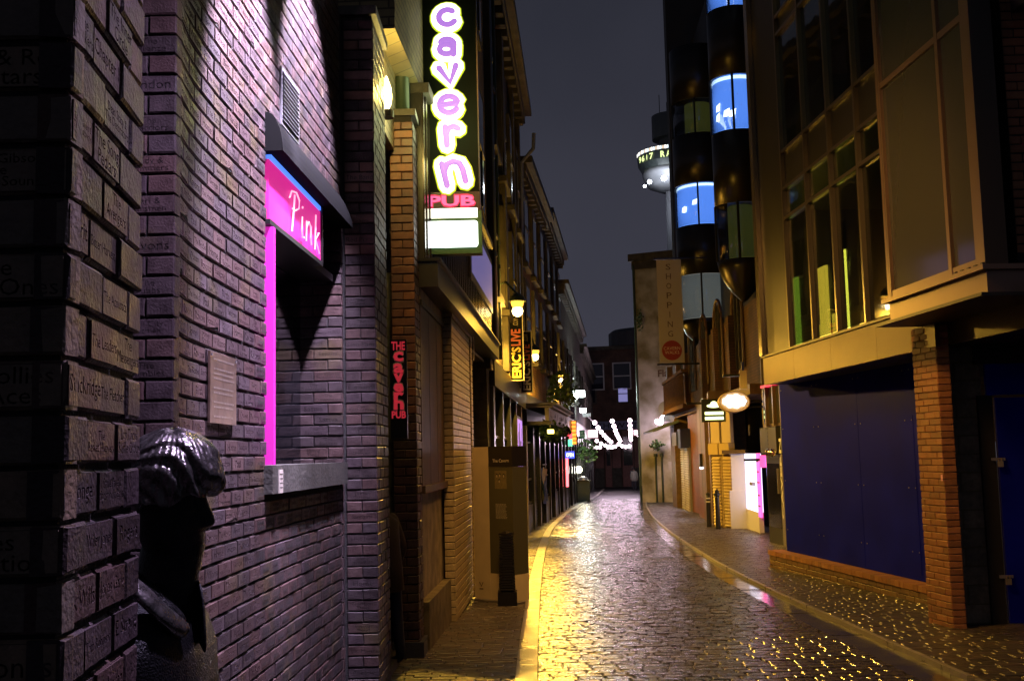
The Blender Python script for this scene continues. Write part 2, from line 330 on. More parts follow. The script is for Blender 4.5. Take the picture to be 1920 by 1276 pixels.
def pave(parent, name, xl, xr, y0, y1, row, ln, dz, m, mi, tilt, limit=300, gap=.009):
    todo = []; y = y0; k = 0
    while y < y1:
        a, e = xl(y), xr(y); x = a - random.random() * ln * .5 - (ln / 2 if k % 2 else 0)
        while x < e:
            l = round(random.choice((.94, 1, 1, 1.06)) * ln, 3); q0, q1 = max(x, a), min(x + l, e)
            if q1 - q0 > .04: todo.append(((q0 + q1) / 2, y + row / 2, q1 - q0 - gap))
            x += l
        y += row; k += 1
    vis = [t for t in todo if in_frame((t[0], t[1], g(t[1])), 60)]
    vis.sort(key=lambda t: t[1]); own = vis[:limit]; rest = vis[limit:]
    for x, y, l in own:
        o = bpy.data.objects.new(name, sett_mesh(l, row - gap, m)); COL.objects.link(o); o.parent = parent
        o.location = (x, y, g(y) + dz + random.uniform(-.003, .003)); o.rotation_euler = (random.gauss(SLOPE, tilt), random.gauss(0, tilt), random.uniform(-.012, .012))
    b = MB(); V = []; Fc = []
    for x, y, l in rest:
        X, Y = l / 2, (row - gap) / 2; tx, ty = random.gauss(0, tilt), random.gauss(SLOPE, tilt); z0 = g(y) + dz + random.uniform(-.003, .003); c = .007; o = len(V)
        for (sx_, sy_) in ((-1, -1), (1, -1), (1, 1), (-1, 1)): V.append((x + sx_ * (X - c), y + sy_ * (Y - c), z0 + sx_ * X * tx + sy_ * Y * ty))
        for (sx_, sy_) in ((-1, -1), (1, -1), (1, 1), (-1, 1)): V.append((x + sx_ * X, y + sy_ * Y, z0 - .014))
        Fc.append((o, o + 1, o + 2, o + 3)); Fc += [(o + i + 4, o + (i + 1) % 4 + 4, o + (i + 1) % 4, o + i) for i in range(4)]
    b.v = V; b.f = Fc; b.m = [0] * len(Fc); b.build(name, mi, parent, kind='stuff')
pave(street, 'sett', KL, lambda y: KR(y) - GW, 7.9, 60, .125, .21, .0, m_sett, m_sett_i, .020, gap=.013)
pave(LP, 'paver', lambda y: (-1.6 if y < 19 else KL(y) - 1.6), lambda y: KL(y) - KW, 7.6, 50, .105, .21, .004, m_pav, m_pav_i, .010)
pave(RP, 'paver', KR, lambda y: KR(y) + (2.6 if y < 30 else 3.2), 7.6, 50, .105, .21, .012, m_pav, m_pav_i, .010)
for nm, fa, fb, dz, m, st, y1 in (('kerb_stone', lambda y: KL(y) - KW, KL, .022, m_kerb, .92, 90), ('gutter_stone', lambda y: KR(y) - GW, lambda y: KR(y) - .03, -.010, m_gut, .80, 70), ('kerb_edge', lambda y: KR(y) - .025, lambda y: KR(y) + .02, .03, m_kerb, 1.2, 70)):
    y = 7.4; par = LP if nm == 'kerb_stone' else (RP if nm == 'kerb_edge' else street)
    while y < y1:
        e = y + st - .008; b = MB(); r_ = random.uniform(-.003, .003)
        lo = [(fa(y), y, g(y) - .08), (fb(y), y, g(y) - .08), (fb(e), e, g(e) - .08), (fa(e), e, g(e) - .08)]; c = .006
        b.hexa(lo + [(p[0], p[1], p[2] + .08 + dz + r_) for p in lo]); b.build(nm, m, par); y += st
# small iron covers set in the street
for (px, py, r_) in ((1165, 1000, .28), (1240, 1045, .22)):
    p = gnd(px, py); b = MB(); b.lathe((p.x, p.y, p.z), [(r_, -.02), (r_, .006), (r_ - .02, .009), (.001, .009)], 24); b.build('iron_cover', mat('cast_iron', (.03, .03, .032), .35, .8, bump=.4, bscale=60), street)

# ================================================================== left: the walls of carved bricks
CH = .079
BC = [(.060, .038, .039), (.052, .034, .036), (.070, .040, .038), (.054, .037, .042), (.042, .029, .031), (.074, .045, .043), (.064, .036, .035), (.048, .034, .037)]
m_bk = varmat('name_brick', BC, .52, False, .7, 110., .25, .14, .45, stain=(.085, .065, .016)); m_bk_i = varmat('name_brick', BC, .52, True, .7, 110., .25, .14, .45, stain=(.085, .065, .016))
m_dirt = mat('engraving_dirt', (.012, .010, .010), .8); m_mort = mat('dark_mortar', (.022, .019, .019), .9, noise=.4, nscale=30, bump=.6, bscale=120)
m_bk2 = varmat('red_brick', [(.17, .075, .05), (.14, .06, .045), (.20, .085, .05), (.11, .055, .05), (.15, .08, .07)], .5, False, .5, 110., .5, .12, .3)
m_front = varmat('lifted_front_brick', [(.16, .115, .085), (.13, .10, .08), (.18, .125, .085)], .55, False, .6, 90., .5, .12, .45)  # lighter brick colour lifts the near pillar's shaded front face
BM = [m_bk, m_dirt]; BM2 = [m_bk2, m_dirt]; BM3 = [m_front, m_dirt]
# --- near pillar
A1 = at(122, 855, 1.57); A2 = at(262, 855, 2.03); FAf = Fr((A1.x - 1.3, 1.57), (A1.x, 1.57)); FAs = Fr((A1.x, 1.57), (A2.x, A2.y))
pa = thing('brick_pillar', 'nearest pillar of dark name-carved bricks filling the left edge of the picture', 'pillar', (A1.x, 1.57, g(1.5)))
b = MB(); P0, P1 = FAf.pt(0, 0, -.01), FAf.pt(FAf.L, 0, -.01); Q = FAs.pt(FAs.L - .01, 0, -.012); Q0 = FAs.pt(.012, 0, -.012)
b.hexa([(P0.x, P0.y, -.05), (Q0.x, P1.y, -.05), (Q.x, Q.y, -.05), (P0.x, Q.y, -.05), (P0.x, P0.y, 3.2), (Q0.x, P1.y, 3.2), (Q.x, Q.y, 3.2), (P0.x, Q.y, 3.2)]); b.build('mortar', m_mort, pa)
zA = at(120, 567, 1.57).z; k0 = -9
SIDE = {0: ['', 'The Leaders', 'The\nMessengers'], 1: ['Stackridge', 'The Fletcher', ''], -1: ['', 'The Acoustics', 'The\nMessengers'], -2: ['Spirit', 'Bitter Harvest', ''], -3: ['', 'The\nAvengers', 'Quickssand'],
        -4: ['Tony Rivers &\nThe Castaways', 'The Song\nPedlars', ''], -5: ['', 'Dean Stacy &\nThe Detonators', 'The\nMerseybeats'], -6: ['The\nTrakkers', 'Chapter I', ''], -7: ['', 'The Inner\nCircle', 'Wilson T'],
        2: ['', 'The\nBasket Weavers', 'Los Tocos\nSkiffle Group'], 3: ['Sponge', 'Smile Patent\nSpasmodic Band', ''], 4: ['', 'Wiley Jones', 'Rogers'], 5: ['Rick Wills', 'Jonas Gang', ''], 6: ['', 'Tom Robinson', 'E Strang'], 7: ['The Klubs', 'Alabama', ''], 8: ['', 'Lemon', ''], 9: ['The Aces', 'Lemon', '']}
FRONT = {-5: 'Rock & Roll\nAll Stars', -3: 'Wayne Gibson\nThe\nDynamic Sounds', -1: 'The\nLoved Ones', 1: 'The Hollies\nThe Aces', 4: 'Faces\nRevolution', 6: 'The Gonks'}
LA = FAs.L
for k in range(-11, 19):
    z = zA - (k - .5) * CH - .5 * CH; zc = z - CH / 2 + .0
    cuts = [0, .40, .78, 1.0] if k % 2 else [0, .25, .62, 1.0]
    cuts = [c * LA for c in cuts]; names = SIDE.get(k, ['', '', ''])
    for i in range(3):
        l = cuts[i + 1] - cuts[i] - .006; put_brick(FAs, (cuts[i] + cuts[i + 1]) / 2, zc, l, CH - .010, 0, pa, BM, names[i] if l > .1 and names[i] else None, dep=.05, jit=.003)
    for i in range(3):
        u1 = FAf.L - .003 - .226 * i; put_brick(FAf, u1 - .11, zc, .22, CH - .009, 0, pa, BM3, FRONT.get(k) if i == 0 else None, dep=.05, jit=.002)

# --- second pier facing the camera
yB = 4.1; XB = xat(325, yB); FB = Fr((XB - .70, yB), (XB, yB))
pb = thing('brick_pier', 'narrow violet-lit pier of carved bricks directly behind the near pillar', 'pier', (XB, yB, g(yB)))
FB.part('mortar', m_mort, pb, 0, FB.L - .012, -.3, 4.6, -.07, -.012)
BN = ['The\nAlliance', '', 'Sandon', '', 'The\nWarriors', '', 'Andy &\nHammers', '', 'Earl &\nTalismen', '', 'Ravons', '', 'The\nDubbs', '', 'Soul City\nJazzmen', '', 'The\nZombies']
zB = at(300, 65, yB).z
for k in range(-9, 60):
    z = zB - k * CH - CH / 2
    if z < g(yB): break
    nm = BN[k] if 0 <= k < len(BN) else ''
    if k % 2 == 0: u = FB.L - .003; put_brick(FB, u - .105, z, .21, CH - .009, 0, pb, BM, nm or None); put_brick(FB, u - .215 - .105, z, .205, CH - .009, 0, pb, BM)
    else: u = FB.L - .003; put_brick(FB, u - .0525, z, .105, CH - .009, 0, pb, BM); put_brick(FB, u - .11 - .105, z, .205, CH - .009, 0, pb, BM)

# --- the long curved wall of carved bricks
WP = [(XB, 4.105), (XB - .035, 4.26), (XB - .058, 4.5), (XB - .064, 4.9), (XB - .052, 5.6), (XB - .028, 6.5), (XB + .004, 7.3), (XB + .032, 7.93)]
_d = [0.]
for a_, b_ in zip(WP, WP[1:]): _d.append(_d[-1] + math.hypot(b_[0] - a_[0], b_[1] - a_[1]))
WL = _d[-1]
def wpt(s):
    s = min(max(s, 0), WL); return np.array([np.mean([np.interp(min(max(s + e, 0), WL), _d, [p[i] for p in WP]) for e in (-.12, -.06, 0, .06, .12)]) for i in (0, 1)])
def wfr(s, l): a_, b_ = wpt(s - l / 2 - .01), wpt(s + l / 2 + .01); return Fr(a_, b_)
def s_at(px, py=855):       # length along the wall where a pixel column meets it
    ss = np.linspace(0, WL, 300); q = [abs(project((*wpt(s), at(px, py, wpt(s)[1]).z))[0] - px) for s in ss]; return float(ss[int(np.argmin(q))])
def z_on(px, py): return at(px, py, wpt(s_at(px, py))[1]).z
sW0, sW1 = s_at(500), WL + .1; zS = z_on(500, 872) ; zT = z_on(500, 300) + .17
zSill = zS - .13
pw = thing('brick_wall', 'long curving wall of small carved name bricks beside the pink pub window', 'wall', (XB, 5.5, g(5.5)))
NAMES = ['Paul', 'The Beatles', 'Ringo', 'George', 'Queen', 'The\nVibrations', 'The Rats', 'Home', 'Manuel', 'The\nExciters', 'Birth', 'Spirit', 'The\nDownbeats', 'Williams', 'Sandgate', 'The Jets', 'The Hawks', 'Harvey\nBrooks', 'Status Quo', 'The\nKlaxons', 'Ravons', 'Sponge']
cand = []
nc = int((5.35 - g(5.5)) / CH); z0 = g(5.5) - .03
for k in range(nc):
    z = z0 + (k + .5) * CH; s = -.0 if k % 2 else -.105
    while s < WL:
        a_, e_ = max(s, .004), min(s + .215, WL); s += .215
        if e_ - a_ < .05: continue
        if e_ > sW0 and zSill - .02 < z < zT:          # window opening
            e_ = min(e_, sW0)
            if e_ - a_ < .05: continue
        c = (a_ + e_) / 2; p = wpt(c); px, py = project((p[0], p[1], z)); vis = in_frame((p[0], p[1], z), 10) and not (px < 270)
        cand.append((p[1] - (0 if vis else -50), c, z, e_ - a_ - .007))
cand.sort(); mbw = MB(); marks = MB()
for i, (key, c, z, l) in enumerate(cand):
    fr = wfr(c, l)
    if i < 300 and key < 30: put_brick(fr, fr.L / 2, z, l, CH - .010, 0, pw, BM, random.choice(NAMES) if l > .15 else None, dep=.06)
    else:
        stuff_brick(mbw, fr, fr.L / 2, z, l, CH - .010, 0)
        if l > .12 and key < 30:       # worn, unreadable carving
            for row in random.choice(((0,), (.012, -.014))):
                x = -l * random.uniform(.22, .36); e = -x
                while x < e:
                    w_ = random.uniform(.004, .010); h_ = random.choice((.008, .012, .006)); q = [fr.pt(fr.L / 2 + x, z + row - h_, .0042), fr.pt(fr.L / 2 + x + w_, z + row - h_, .0042), fr.pt(fr.L / 2 + x + w_, z + row + h_, .0042), fr.pt(fr.L / 2 + x, z + row + h_, .0042)]
                    marks.add(q, [(0, 1, 2, 3)]); x += w_ + random.uniform(.003, .008)
mbw.build('brick', m_bk_i, pw, kind='stuff'); marks.build('carving', m_dirt, pw, kind='stuff')
b = MB(); N = 40; lo = []
for zz0, zz1, sa, sb in ((-.3, zSill - .03, 0, WL), (zSill - .03, zT, 0, sW0 - .004), (zT, 5.4, 0, WL)):
    V = []
    for i in range(N + 1):
        s = sa + (sb - sa) * i / N; fr = wfr(s, .05); p = wpt(s)
        f_ = Vector((p[0], p[1], 0)) - fr.n * .012; k_ = Vector((p[0], p[1], 0)) - fr.n * .30
        V += [(f_.x, f_.y, zz0), (f_.x, f_.y, zz1), (k_.x, k_.y, zz1), (k_.x, k_.y, zz0)]
    b.add(V, [(4 * i + j, 4 * i + 4 + j, 4 * i + 4 + (j + 1) % 4, 4 * i + (j + 1) % 4) for i in range(N) for j in range(4)] + [(0, 1, 2, 3), (4 * N + 3, 4 * N + 2, 4 * N + 1, 4 * N)])
b.build('mortar', m_mort, pw)
FW_ = Fr(wpt(sW0), wpt(WL)); LW = FW_.L        # straight line along the window
m_stone = mat('sill_stone', (.075, .070, .060), .55, noise=.4, nscale=9, bump=.5, bscale=50)
FW_.part('stone_sill', m_stone, pw, -.05, LW - .01, zSill - .02, zS, -.34, .045)
# the pub window itself
pwn = thing('pub_window', 'black pub window above the stone sill with a magenta-lit frame', 'window', FW_.pt(LW / 2, zS))
m_blk = mat('black_paint', (.008, .008, .009), .35); m_blkm = mat('black_matt', (.010, .010, .011), .7)
FW_.part('pane', mat('dark_glass', (.006, .006, .008), .08, spec=.8), pwn, .02, LW - .05, zS, zT, -.30, -.285)
FW_.part('lit_frame', glow('magenta_sign_light', (.62, .02, .42), .5), pwn, .004, .05, zS + .002, z_on(500, 411) - .04, -.02, .036)  # frame edge glows by itself, standing in for the pink sign's light
FW_.part('frame', m_blk, pwn, .0, LW - .02, zT - .52, zT - .47, -.28, -.05)
# pink lightbox over the window
zp0, zp1 = z_on(500, 411), z_on(500, 298)
ps = thing('illuminated_sign', 'glowing pink lightbox sign over the pub window with script lettering', 'sign', FW_.pt(LW / 2, zp0))
uS1 = FW_.uz(603, 450, .02)[0]
FW_.part('panel', glow('pink_panel', (.68, .022, .27), .55), ps, .0, uS1, zp0, zp1, -.06, .012)
FW_.part('light_tube', glow('blue_tube', (.08, .22, 1.0), .8), ps, .02, uS1 - .02, zp1 + .004, zp1 + .03, -.05, .020)
b = MB(); FW_.box(b, -.02, uS1 + .02, zp0 - .03, zp0 - .002, -.07, .025); FW_.box(b, uS1 + .001, uS1 + .025, zp0 - .001, zp1 + .03, -.07, .025); b.build('frame', m_blk, ps)
m_neon = glow('pink_neon', (1, .40, .58), .8); zc_ = zp0 + .03; uu_ = uS1 * .30; ks_ = .30
for st in ([(.10, .0), (.16, .45), (.20, .78)], [(.02, .62), (.10, .80), (.26, .86), (.36, .76), (.34, .58), (.20, .46), (.12, .46)], [(.46, .48), (.44, .20), (.47, .06), (.53, .08)], [(.47, .66), (.475, .70)], [(.62, .48), (.60, .05)], [(.61, .34), (.70, .50), (.78, .44), (.77, .20), (.80, .06)], [(.98, .80), (.93, .02)], [(1.10, .46), (.96, .26), (1.12, .02)]):
    b = MB(); b.tube([FW_.pt(uu_ + x_ * .74, zc_ + y_ * ks_, .026) for x_, y_ in st], .0055, 6); b.build('neon_stroke', m_neon, ps)
# dark hood above it
b = MB(); R_ = []
for i in range(25):
    u = -.04 + (LW + .02) * i / 24; f = 1 - max(0, (u - LW + .35) / .35) ** 3 * .35; r_ = []
    for a_ in range(9): q = math.pi / 2 * a_ / 8; r_.append(FW_.pt(u, zp1 + .035 + .22 * f * math.sin(q), .0 + .10 * math.cos(q)))
    r_.append(FW_.pt(u, zp1 + .035 + .22 * f, -.03)); r_.append(FW_.pt(u, zp1 + .035, -.03)); R_.append(r_)
b.loft(R_); hood = tag(b.build('window_hood', mat('hood_black', (.004, .004, .004), .9, spec=.08)), 'dark rounded hood jutting out above the pink lightbox sign', 'hood')
# louvred vent
uv0, zv0 = FW_.uz(526, 225, .0); uv1, zv1 = FW_.uz(556, 150, .0)
zv0, zv1 = FW_.uz(526, 228)[1], FW_.uz(526, 132)[1]
pv = thing('wall_vent', 'slatted grey vent high on the carved brick wall above the hood', 'vent', FW_.pt(uv0, zv0))
m_al = mat('grey_metal', (.30, .29, .31), .4, .6)
b = MB(); FW_.box(b, uv0 - .02, uv0, zv0 - .02, zv1 + .02, 0, .012); FW_.box(b, uv1, uv1 + .02, zv0 - .02, zv1 + .02, 0, .012); FW_.box(b, uv0 + .001, uv1 - .001, zv1, zv1 + .02, 0, .012); FW_.box(b, uv0 + .001, uv1 - .001, zv0 - .02, zv0, 0, .012); b.build('frame', m_al, pv)
FW_.part('backing', m_blkm, pv, uv0, uv1, zv0, zv1, .0045, .006)
for i in range(12):
    z = zv0 + (zv1 - zv0) * (i + .3) / 12; b = MB(); b.hexa([FW_.pt(uv0, z, .022), FW_.pt(uv1, z, .022), FW_.pt(uv1, z + .003, .008), FW_.pt(uv0, z + .003, .008), FW_.pt(uv0, z + .004, .022), FW_.pt(uv1, z + .004, .022), FW_.pt(uv1, z + .016, .008), FW_.pt(uv0, z + .016, .008)]); b.build('slat', m_al, pv)
# plaque on the wall
s0, s1 = s_at(388, 720), s_at(437, 720); fp = Fr(wpt(s0), wpt(s1)); zq1, zq0 = z_on(388, 657), z_on(388, 792)
pp = thing('wall_plaque', 'upright bronze text plaque on the curved wall above the statue', 'plaque', fp.pt(0, zq0))
fp.part('plate', mat('plaque_bronze', (.42, .30, .24), .32, .85, noise=.25, nscale=12, bump=.15, bscale=30), pp, 0, fp.L, zq0, zq1, .003, .014)
b = MB()
for i, z in enumerate(np.linspace(zq1 - .03, zq0 + .03, 13)):
    if i in (1, 5, 8, 11): continue
    x = fp.L * .12
    while x < fp.L * .86: w_ = random.uniform(.006, .022); fp.box(b, x, x + w_, z - .004, z + .004, .0142, .0152); x += w_ + .006
b.build('raised_text', mat('plaque_text', (.6, .5, .45), .3, .8), pp, kind='stuff')
for du in (.015, fp.L - .015): fp.part('screw', m_al, pp, du - .006, du + .006, zq1 - .02, zq1 - .008, .014, .02)
fq = Fr(FW_.pt(.02, 0), FW_.pt(.2, 0)); zz = zS - .05
po = thing('small_plaque', 'small pale plate screwed to the end of the stone sill', 'plaque', FW_.pt(.05, zS - .16))
FW_.part('plate', mat('pale_plate', (.5, .44, .38), .45), po, .07, .15, zS - .150, zS - .025, .046, .052)
b = MB(); [FW_.box(b, .08, .14, zS - .05 - i * .024, zS - .046 - i * .024, .0522, .053) for i in range(4)]; b.build('raised_text', m_dirt, po, kind='stuff')

# --- the two brick pilasters by the pub door
yC = 7.93; yP = 8.05
FC = Fr((XB - .42, yC), (xat(643, yC), yC)); FP = Fr((FC.p.x + FC.L + .004, yP), (xat(707, yP), yP)); xP = FP.p.x + FP.L; FPs = Fr((xP, yP), (xP + .005, 8.75))
pc = thing('brick_pier', 'tall pier of carved bricks between the pub window and the doorway', 'pier', (xP, yP, g(8)))
zCt = at(660, 30, yP).z
FC.part('mortar', m_mort, pc, 0, FC.L - .012, -.4, zCt, -.5, -.012)
b = MB(); b.box(FP.p.x - .05, xP - .012, yP + .012, 8.74, -.4, zCt); b.build('mortar', m_mort, pc)
PIL = ['The Jets', 'The Hawks', 'Tuesday\nMood', 'Northern\nDraft', 'Home', 'Uncle\nJoey Wah', 'Jerico Jones', 'Sandgate', 'Lemon\nCartoon', 'The\nLove Trade', 'Jazz\nStrangers', 'The Lee Eddy\nFive', 'The\nRock Springs', 'Salamanda', 'The\nLemon Line', 'Santa Maria', 'The\nVibrations', 'The\nDominos', 'Neil Walkers\nStompers', 'The\nKlaxons', 'Red Price', 'The\nMarkers', 'Hiroshima', 'The Band', 'The\nGeorge']
INN = ['Jimmy Burns', 'Manuel', 'The\nMegatones', 'Mel Turner &\nThe Souvenirs', 'Mechanical\nCabaret', 'Harvey Brooks', 'The Rats', 'Wolverines\nJazz Band', 'The\nVibrations', 'The Citrons', 'Killing\nFloor', 'The\nExciters', 'Sattva', 'The\nDownbeats', 'Len Baldwins\nDauphin St Six', 'Experts', 'Harold McNair', 'Ken Colyer\nJazz Band', 'Jon Danboro', 'The\nVibrators']
HEAD = {11: 'REB', 13: 'TIZ', 15: 'AMAM', 23: 'KEN', 9: 'KISH', 25: 'MIKEL'}
zh = at(680, 887, yP).z + CH / 2 ; kb = int((zh - g(8)) / CH) + 1; zb = zh - CH * 15 - CH * .5
zb = zh - 15 * CH - CH; zlow = zb - 6 * CH; nC = int((zCt - zlow) / CH); nP = 0
for k in range(nC):
    z = zlow + (k + .5) * CH; kk = k - 0
    if z < g(8): continue
    red = BM2 if z > 3.1 and random.random() < .8 else BM
    if k % 2 == 1:
        i_ = (k - 1) // 2 - 1; put_brick(FP, FP.L / 2, z, FP.L - .005, CH - .009, 0, pc, red, PIL[i_] if 0 <= i_ < len(PIL) else None)
    else:
        for j_ in (0, 1): put_brick(FP, FP.L * (.25 + .5 * j_), z, FP.L / 2 - .006, CH - .009, 0, pc, red, HEAD.get(k) if j_ == 0 else None)
    if z < zT + .05:
        uu = FC.L - .003; off = .105 if k % 2 else 0; nm = INN[k // 2 - 1] if 0 <= k // 2 - 1 < len(INN) else None
        if off: put_brick(FC, uu - .05, z, .10, CH - .009, 0, pc, BM); put_brick(FC, uu - .105 - .105, z, .205, CH - .009, 0, pc, BM, nm)
        else: put_brick(FC, uu - .1025, z, .205, CH - .009, 0, pc, BM, nm); put_brick(FC, uu - .21 - .05, z, .10, CH - .009, 0, pc, BM)
        put_brick(FC, uu - .37, z, .10, CH - .009, 0, pc, BM)
mbs = MB()
for k in range(nC):
    z = zlow + (k + .5) * CH; u = .0 if k % 2 else -.1
    if z < g(8): continue
    while u < FPs.L - .03:
        a_, e_ = max(u, .004), min(u + .205, FPs.L); u += .215
        if e_ - a_ > .03: stuff_brick(mbs, FPs, (a_ + e_) / 2, z, e_ - a_, CH - .009, 0)
mbs.build('brick', m_bk_i, pc, kind='stuff')
b = MB(); b.box(FP.p.x - .03, xP + .03, yP - .03, 8.78, zCt, zCt + .07); b.build('capstone', m_stone, pc)

# doorway between the pilasters, and the second pilaster
yD = 9.8; xD0, xD1 = xat(737, yD), xat(780, yD, 700); FD = Fr((xD0, yD), (xD1, yD)); zDt = at(745, 218, yD).z; FDs = Fr((xD1, yD), (xD1 + .012, 10.15))
pdr = thing('brick_pier', 'shorter brick pier with a capstone on the far side of the pub doorway', 'pier', (xD1, yD, g(yD)))
b = MB(); b.box(xD0 + .012, xD1 - .012, yD + .012, 10.15, -.5, zDt); b.build('mortar', m_mort, pdr)
k = 0; z = g(yD) + CH / 2
mbs = MB()
while z < zDt - .03:
    if k % 2: put_brick(FD, FD.L / 2, z, FD.L - .005, CH - .009, 0, pdr, BM2 if z > 2 else BM)
    else: [put_brick(FD, FD.L * (.25 + .5 * j_), z, FD.L / 2 - .006, CH - .009, 0, pdr, BM2 if z > 2 else BM) for j_ in (0, 1)]
    [put_brick(FDs, FDs.L * q_, z, l_, CH - .009, 0, pdr, BM) for q_, l_ in (((.3, .2), (.81, .12)) if k % 2 else ((.16, .1), (.65, .22)))]; z += CH; k += 1
b = MB(); b.box(xD0 - .02, xD1 + .03, yD - .03, 10.18, zDt, zDt + .06); b.build('capstone', m_stone, pdr)
b = MB(); b.box(xD0 - .02, xD1 + .04, yD - .04, 10.16, g(yD) - .02, g(yD) + .14); b.build('plinth', mat('blue_brick', (.05, .052, .065), .4, bump=.4), pdr)
xdw = xP - .32; pdo = thing('pub_door', 'dark door recessed between two brick piers under the red hanging sign', 'door', (xdw, 9.3, g(9.3)))
FDo = Fr((xdw, 8.76), (xdw + .02, 10.1))
FDo.part('leaf', mat('door_paint', (.012, .013, .018), .35, bump=.1), pdo, .1, FDo.L - .1, g(9.3), 2.35, -.06, 0)
for z0_, z1_ in ((.15, .95), (1.15, 2.1)): FDo.part('panel', m_blk, pdo, .25, FDo.L - .25, z0_, z1_, .002, .02)
b = MB(); FDo.box(b, 0, .1, g(9.3), 2.45, -.1, .03); FDo.box(b, FDo.L - .1, FDo.L, g(9.3), 2.45, -.1, .03); FDo.box(b, .1, FDo.L - .1, 2.35, 2.45, -.1, .03); b.build('frame', m_blk, pdo)
FDo.part('transom_wall', m_mort, pdo, 0, FDo.L, 2.45, 4.5, -.1, -.01)
FDo.part('step', m_stone, pdo, .05, FDo.L - .05, g(9.3) - .05, g(9.3) + .07, .03, .30)
# ================================================================== left: the pub frontage beyond the doorway
FE = Fr((xD1 + .012, 10.15), (-.66, 14.34)); FG = Fr((-.66, 14.34), (-.40, 18.2))
m_wbrick = brickmat('painted_brick', (.42, .36, .22), (.36, .30, .18), (.16, .13, .08), .22, .077, .5)
m_plast = mat('old_plaster', (.30, .25, .17), .7, noise=.5, nscale=5, bump=.5, bscale=25)
m_board = mat('brown_board', (.075, .045, .025), .55, noise=.45, nscale=7, bump=.25, bscale=45)
m_dbrick = brickmat('soot_brick', (.085, .055, .035), (.065, .045, .03), (.03, .025, .02))
m_sand = mat('soot_sandstone', (.085, .075, .055), .75, noise=.5, nscale=3, bump=.6, bscale=22)
m_iron = mat('drain_iron', (.05, .075, .05), .38, .2, bump=.15, bscale=30)
m_dk2 = mat('dark_fascia', (.020, .019, .018), .35, bump=.1)
E0 = thing('pub_building', 'pub frontage with a boarded window, painted brick pilasters and a long dark fascia', 'building', FE.pt(0, g(10)))
uB0, _ = FE.uz(786, 800); uB1, _ = FE.uz(833, 800); uP1, _ = FE.uz(868, 800); zBt = FE.uz(800, 585)[1]; zBb = FE.uz(815, 905)[1]; zF = FE.uz(800, 545)[1] + .1
FE.part('wall', m_plast, E0, 0, FE.L, -.5, zF, -.35, -.04)
FE.part('board', m_board, E0, .03, uB1, zBb, zBt, -.04, .0)
for q_ in (.33, .66): FE.part('board_joint', m_blk, E0, .03 + (uB1 - .03) * q_, .036 + (uB1 - .03) * q_, zBb, zBt, .0005, .002)
FE.part('board_ledge', m_board, E0, .0, uB1, zBb - .07, zBb - .002, -.04, .03)
FE.part('render_panel', m_plast, E0, .03, uB1 - .01, zBt + .06, zF, -.03, .004)
FE.part('lintel', m_blk, E0, .0, uB1, zBt + .003, zBt + .055, -.03, .02)
# pilasters of painted brick: every brick a piece
def brick_column(name, fr, u0, u1, z0, z1, n0, n1, parent, m, cap=None):
    p = fr.part(name, m_mort, parent, u0 + .006, u1 - .006, z0, z1, n0, n1 - .008); z = z0 + .04; k = 0
    fl = Fr(fr.pt(u0, 0, n0), fr.pt(u0, 0, n1))
    while z < z1 - .03:
        L_ = u1 - u0; cs = [(.0, .5), (.5, 1.)] if k % 2 else [(.0, .27), (.27, .77), (.77, 1.)]
        for (f_, L2, sgn) in ((fr, L_, 0), (None, n1 - n0, 1)):
            for a_, e_ in (cs if not sgn else [(0, 1.)]):
                l = (e_ - a_) * L2 - .007; me = brick_mesh(l, .068, .03, None, random.randrange(2), [m, m]); o = bpy.data.objects.new('brick', me); COL.objects.link(o)
                F_ = fr if not sgn else fl2(fr, u0, n0, n1); M = F_.mat((u0 + (a_ + e_) / 2 * L2) if not sgn else (a_ + e_) / 2 * L2, z, n1 if not sgn else .0)
                o.parent = p; o.matrix_basis = M
        z += .077; k += 1
    return p
def fl2(fr, u0, n0, n1):      # the side of a column that looks back towards the camera
    return Fr(fr.pt(u0, 0, n0), fr.pt(u0, 0, n1))
m_pb = varmat('ochre_painted_brick', [(.40, .33, .19), (.36, .29, .16), (.44, .36, .22)], .45, False, .5, 60., .5, .1, .3)
zc_ = FE.uz(835, 600)[1]
brick_column('pilaster', FE, uB1, uP1, g(12), zc_, -.02, .10, E0, m_pb)
b = MB()
for i, (d_, h0, h1) in enumerate(((.01, 0, .06), (.035, .06, .11), (.06, .11, .20), (.075, .20, .24))): FE.box(b, uB1 - d_, uP1 + d_, zc_ + h0, zc_ + h1 - .002, -.03, .10 + d_)
b.build('pilaster_capital', mat('ochre_stone', (.40, .33, .2), .5, noise=.3, bump=.3), E0)
u2a, u2b = FE.uz(858, 800)[0] + .12, FE.L
brick_column('pilaster', FE, uP1 + .10, uP1 + .34, g(13.5), FE.uz(862, 615)[1], -.02, .11, E0, m_pb)
b = MB(); [b.tube([FE.pt(uP1 + .22, FE.uz(862, 615)[1] + .03 + i * .05, .05), FE.pt(uP1 + .22, FE.uz(862, 615)[1] + .055 + i * .05, .05)], .10 + .012 * i, 14) for i in range(3)]; b.build('pilaster_capital', m_stone, E0)
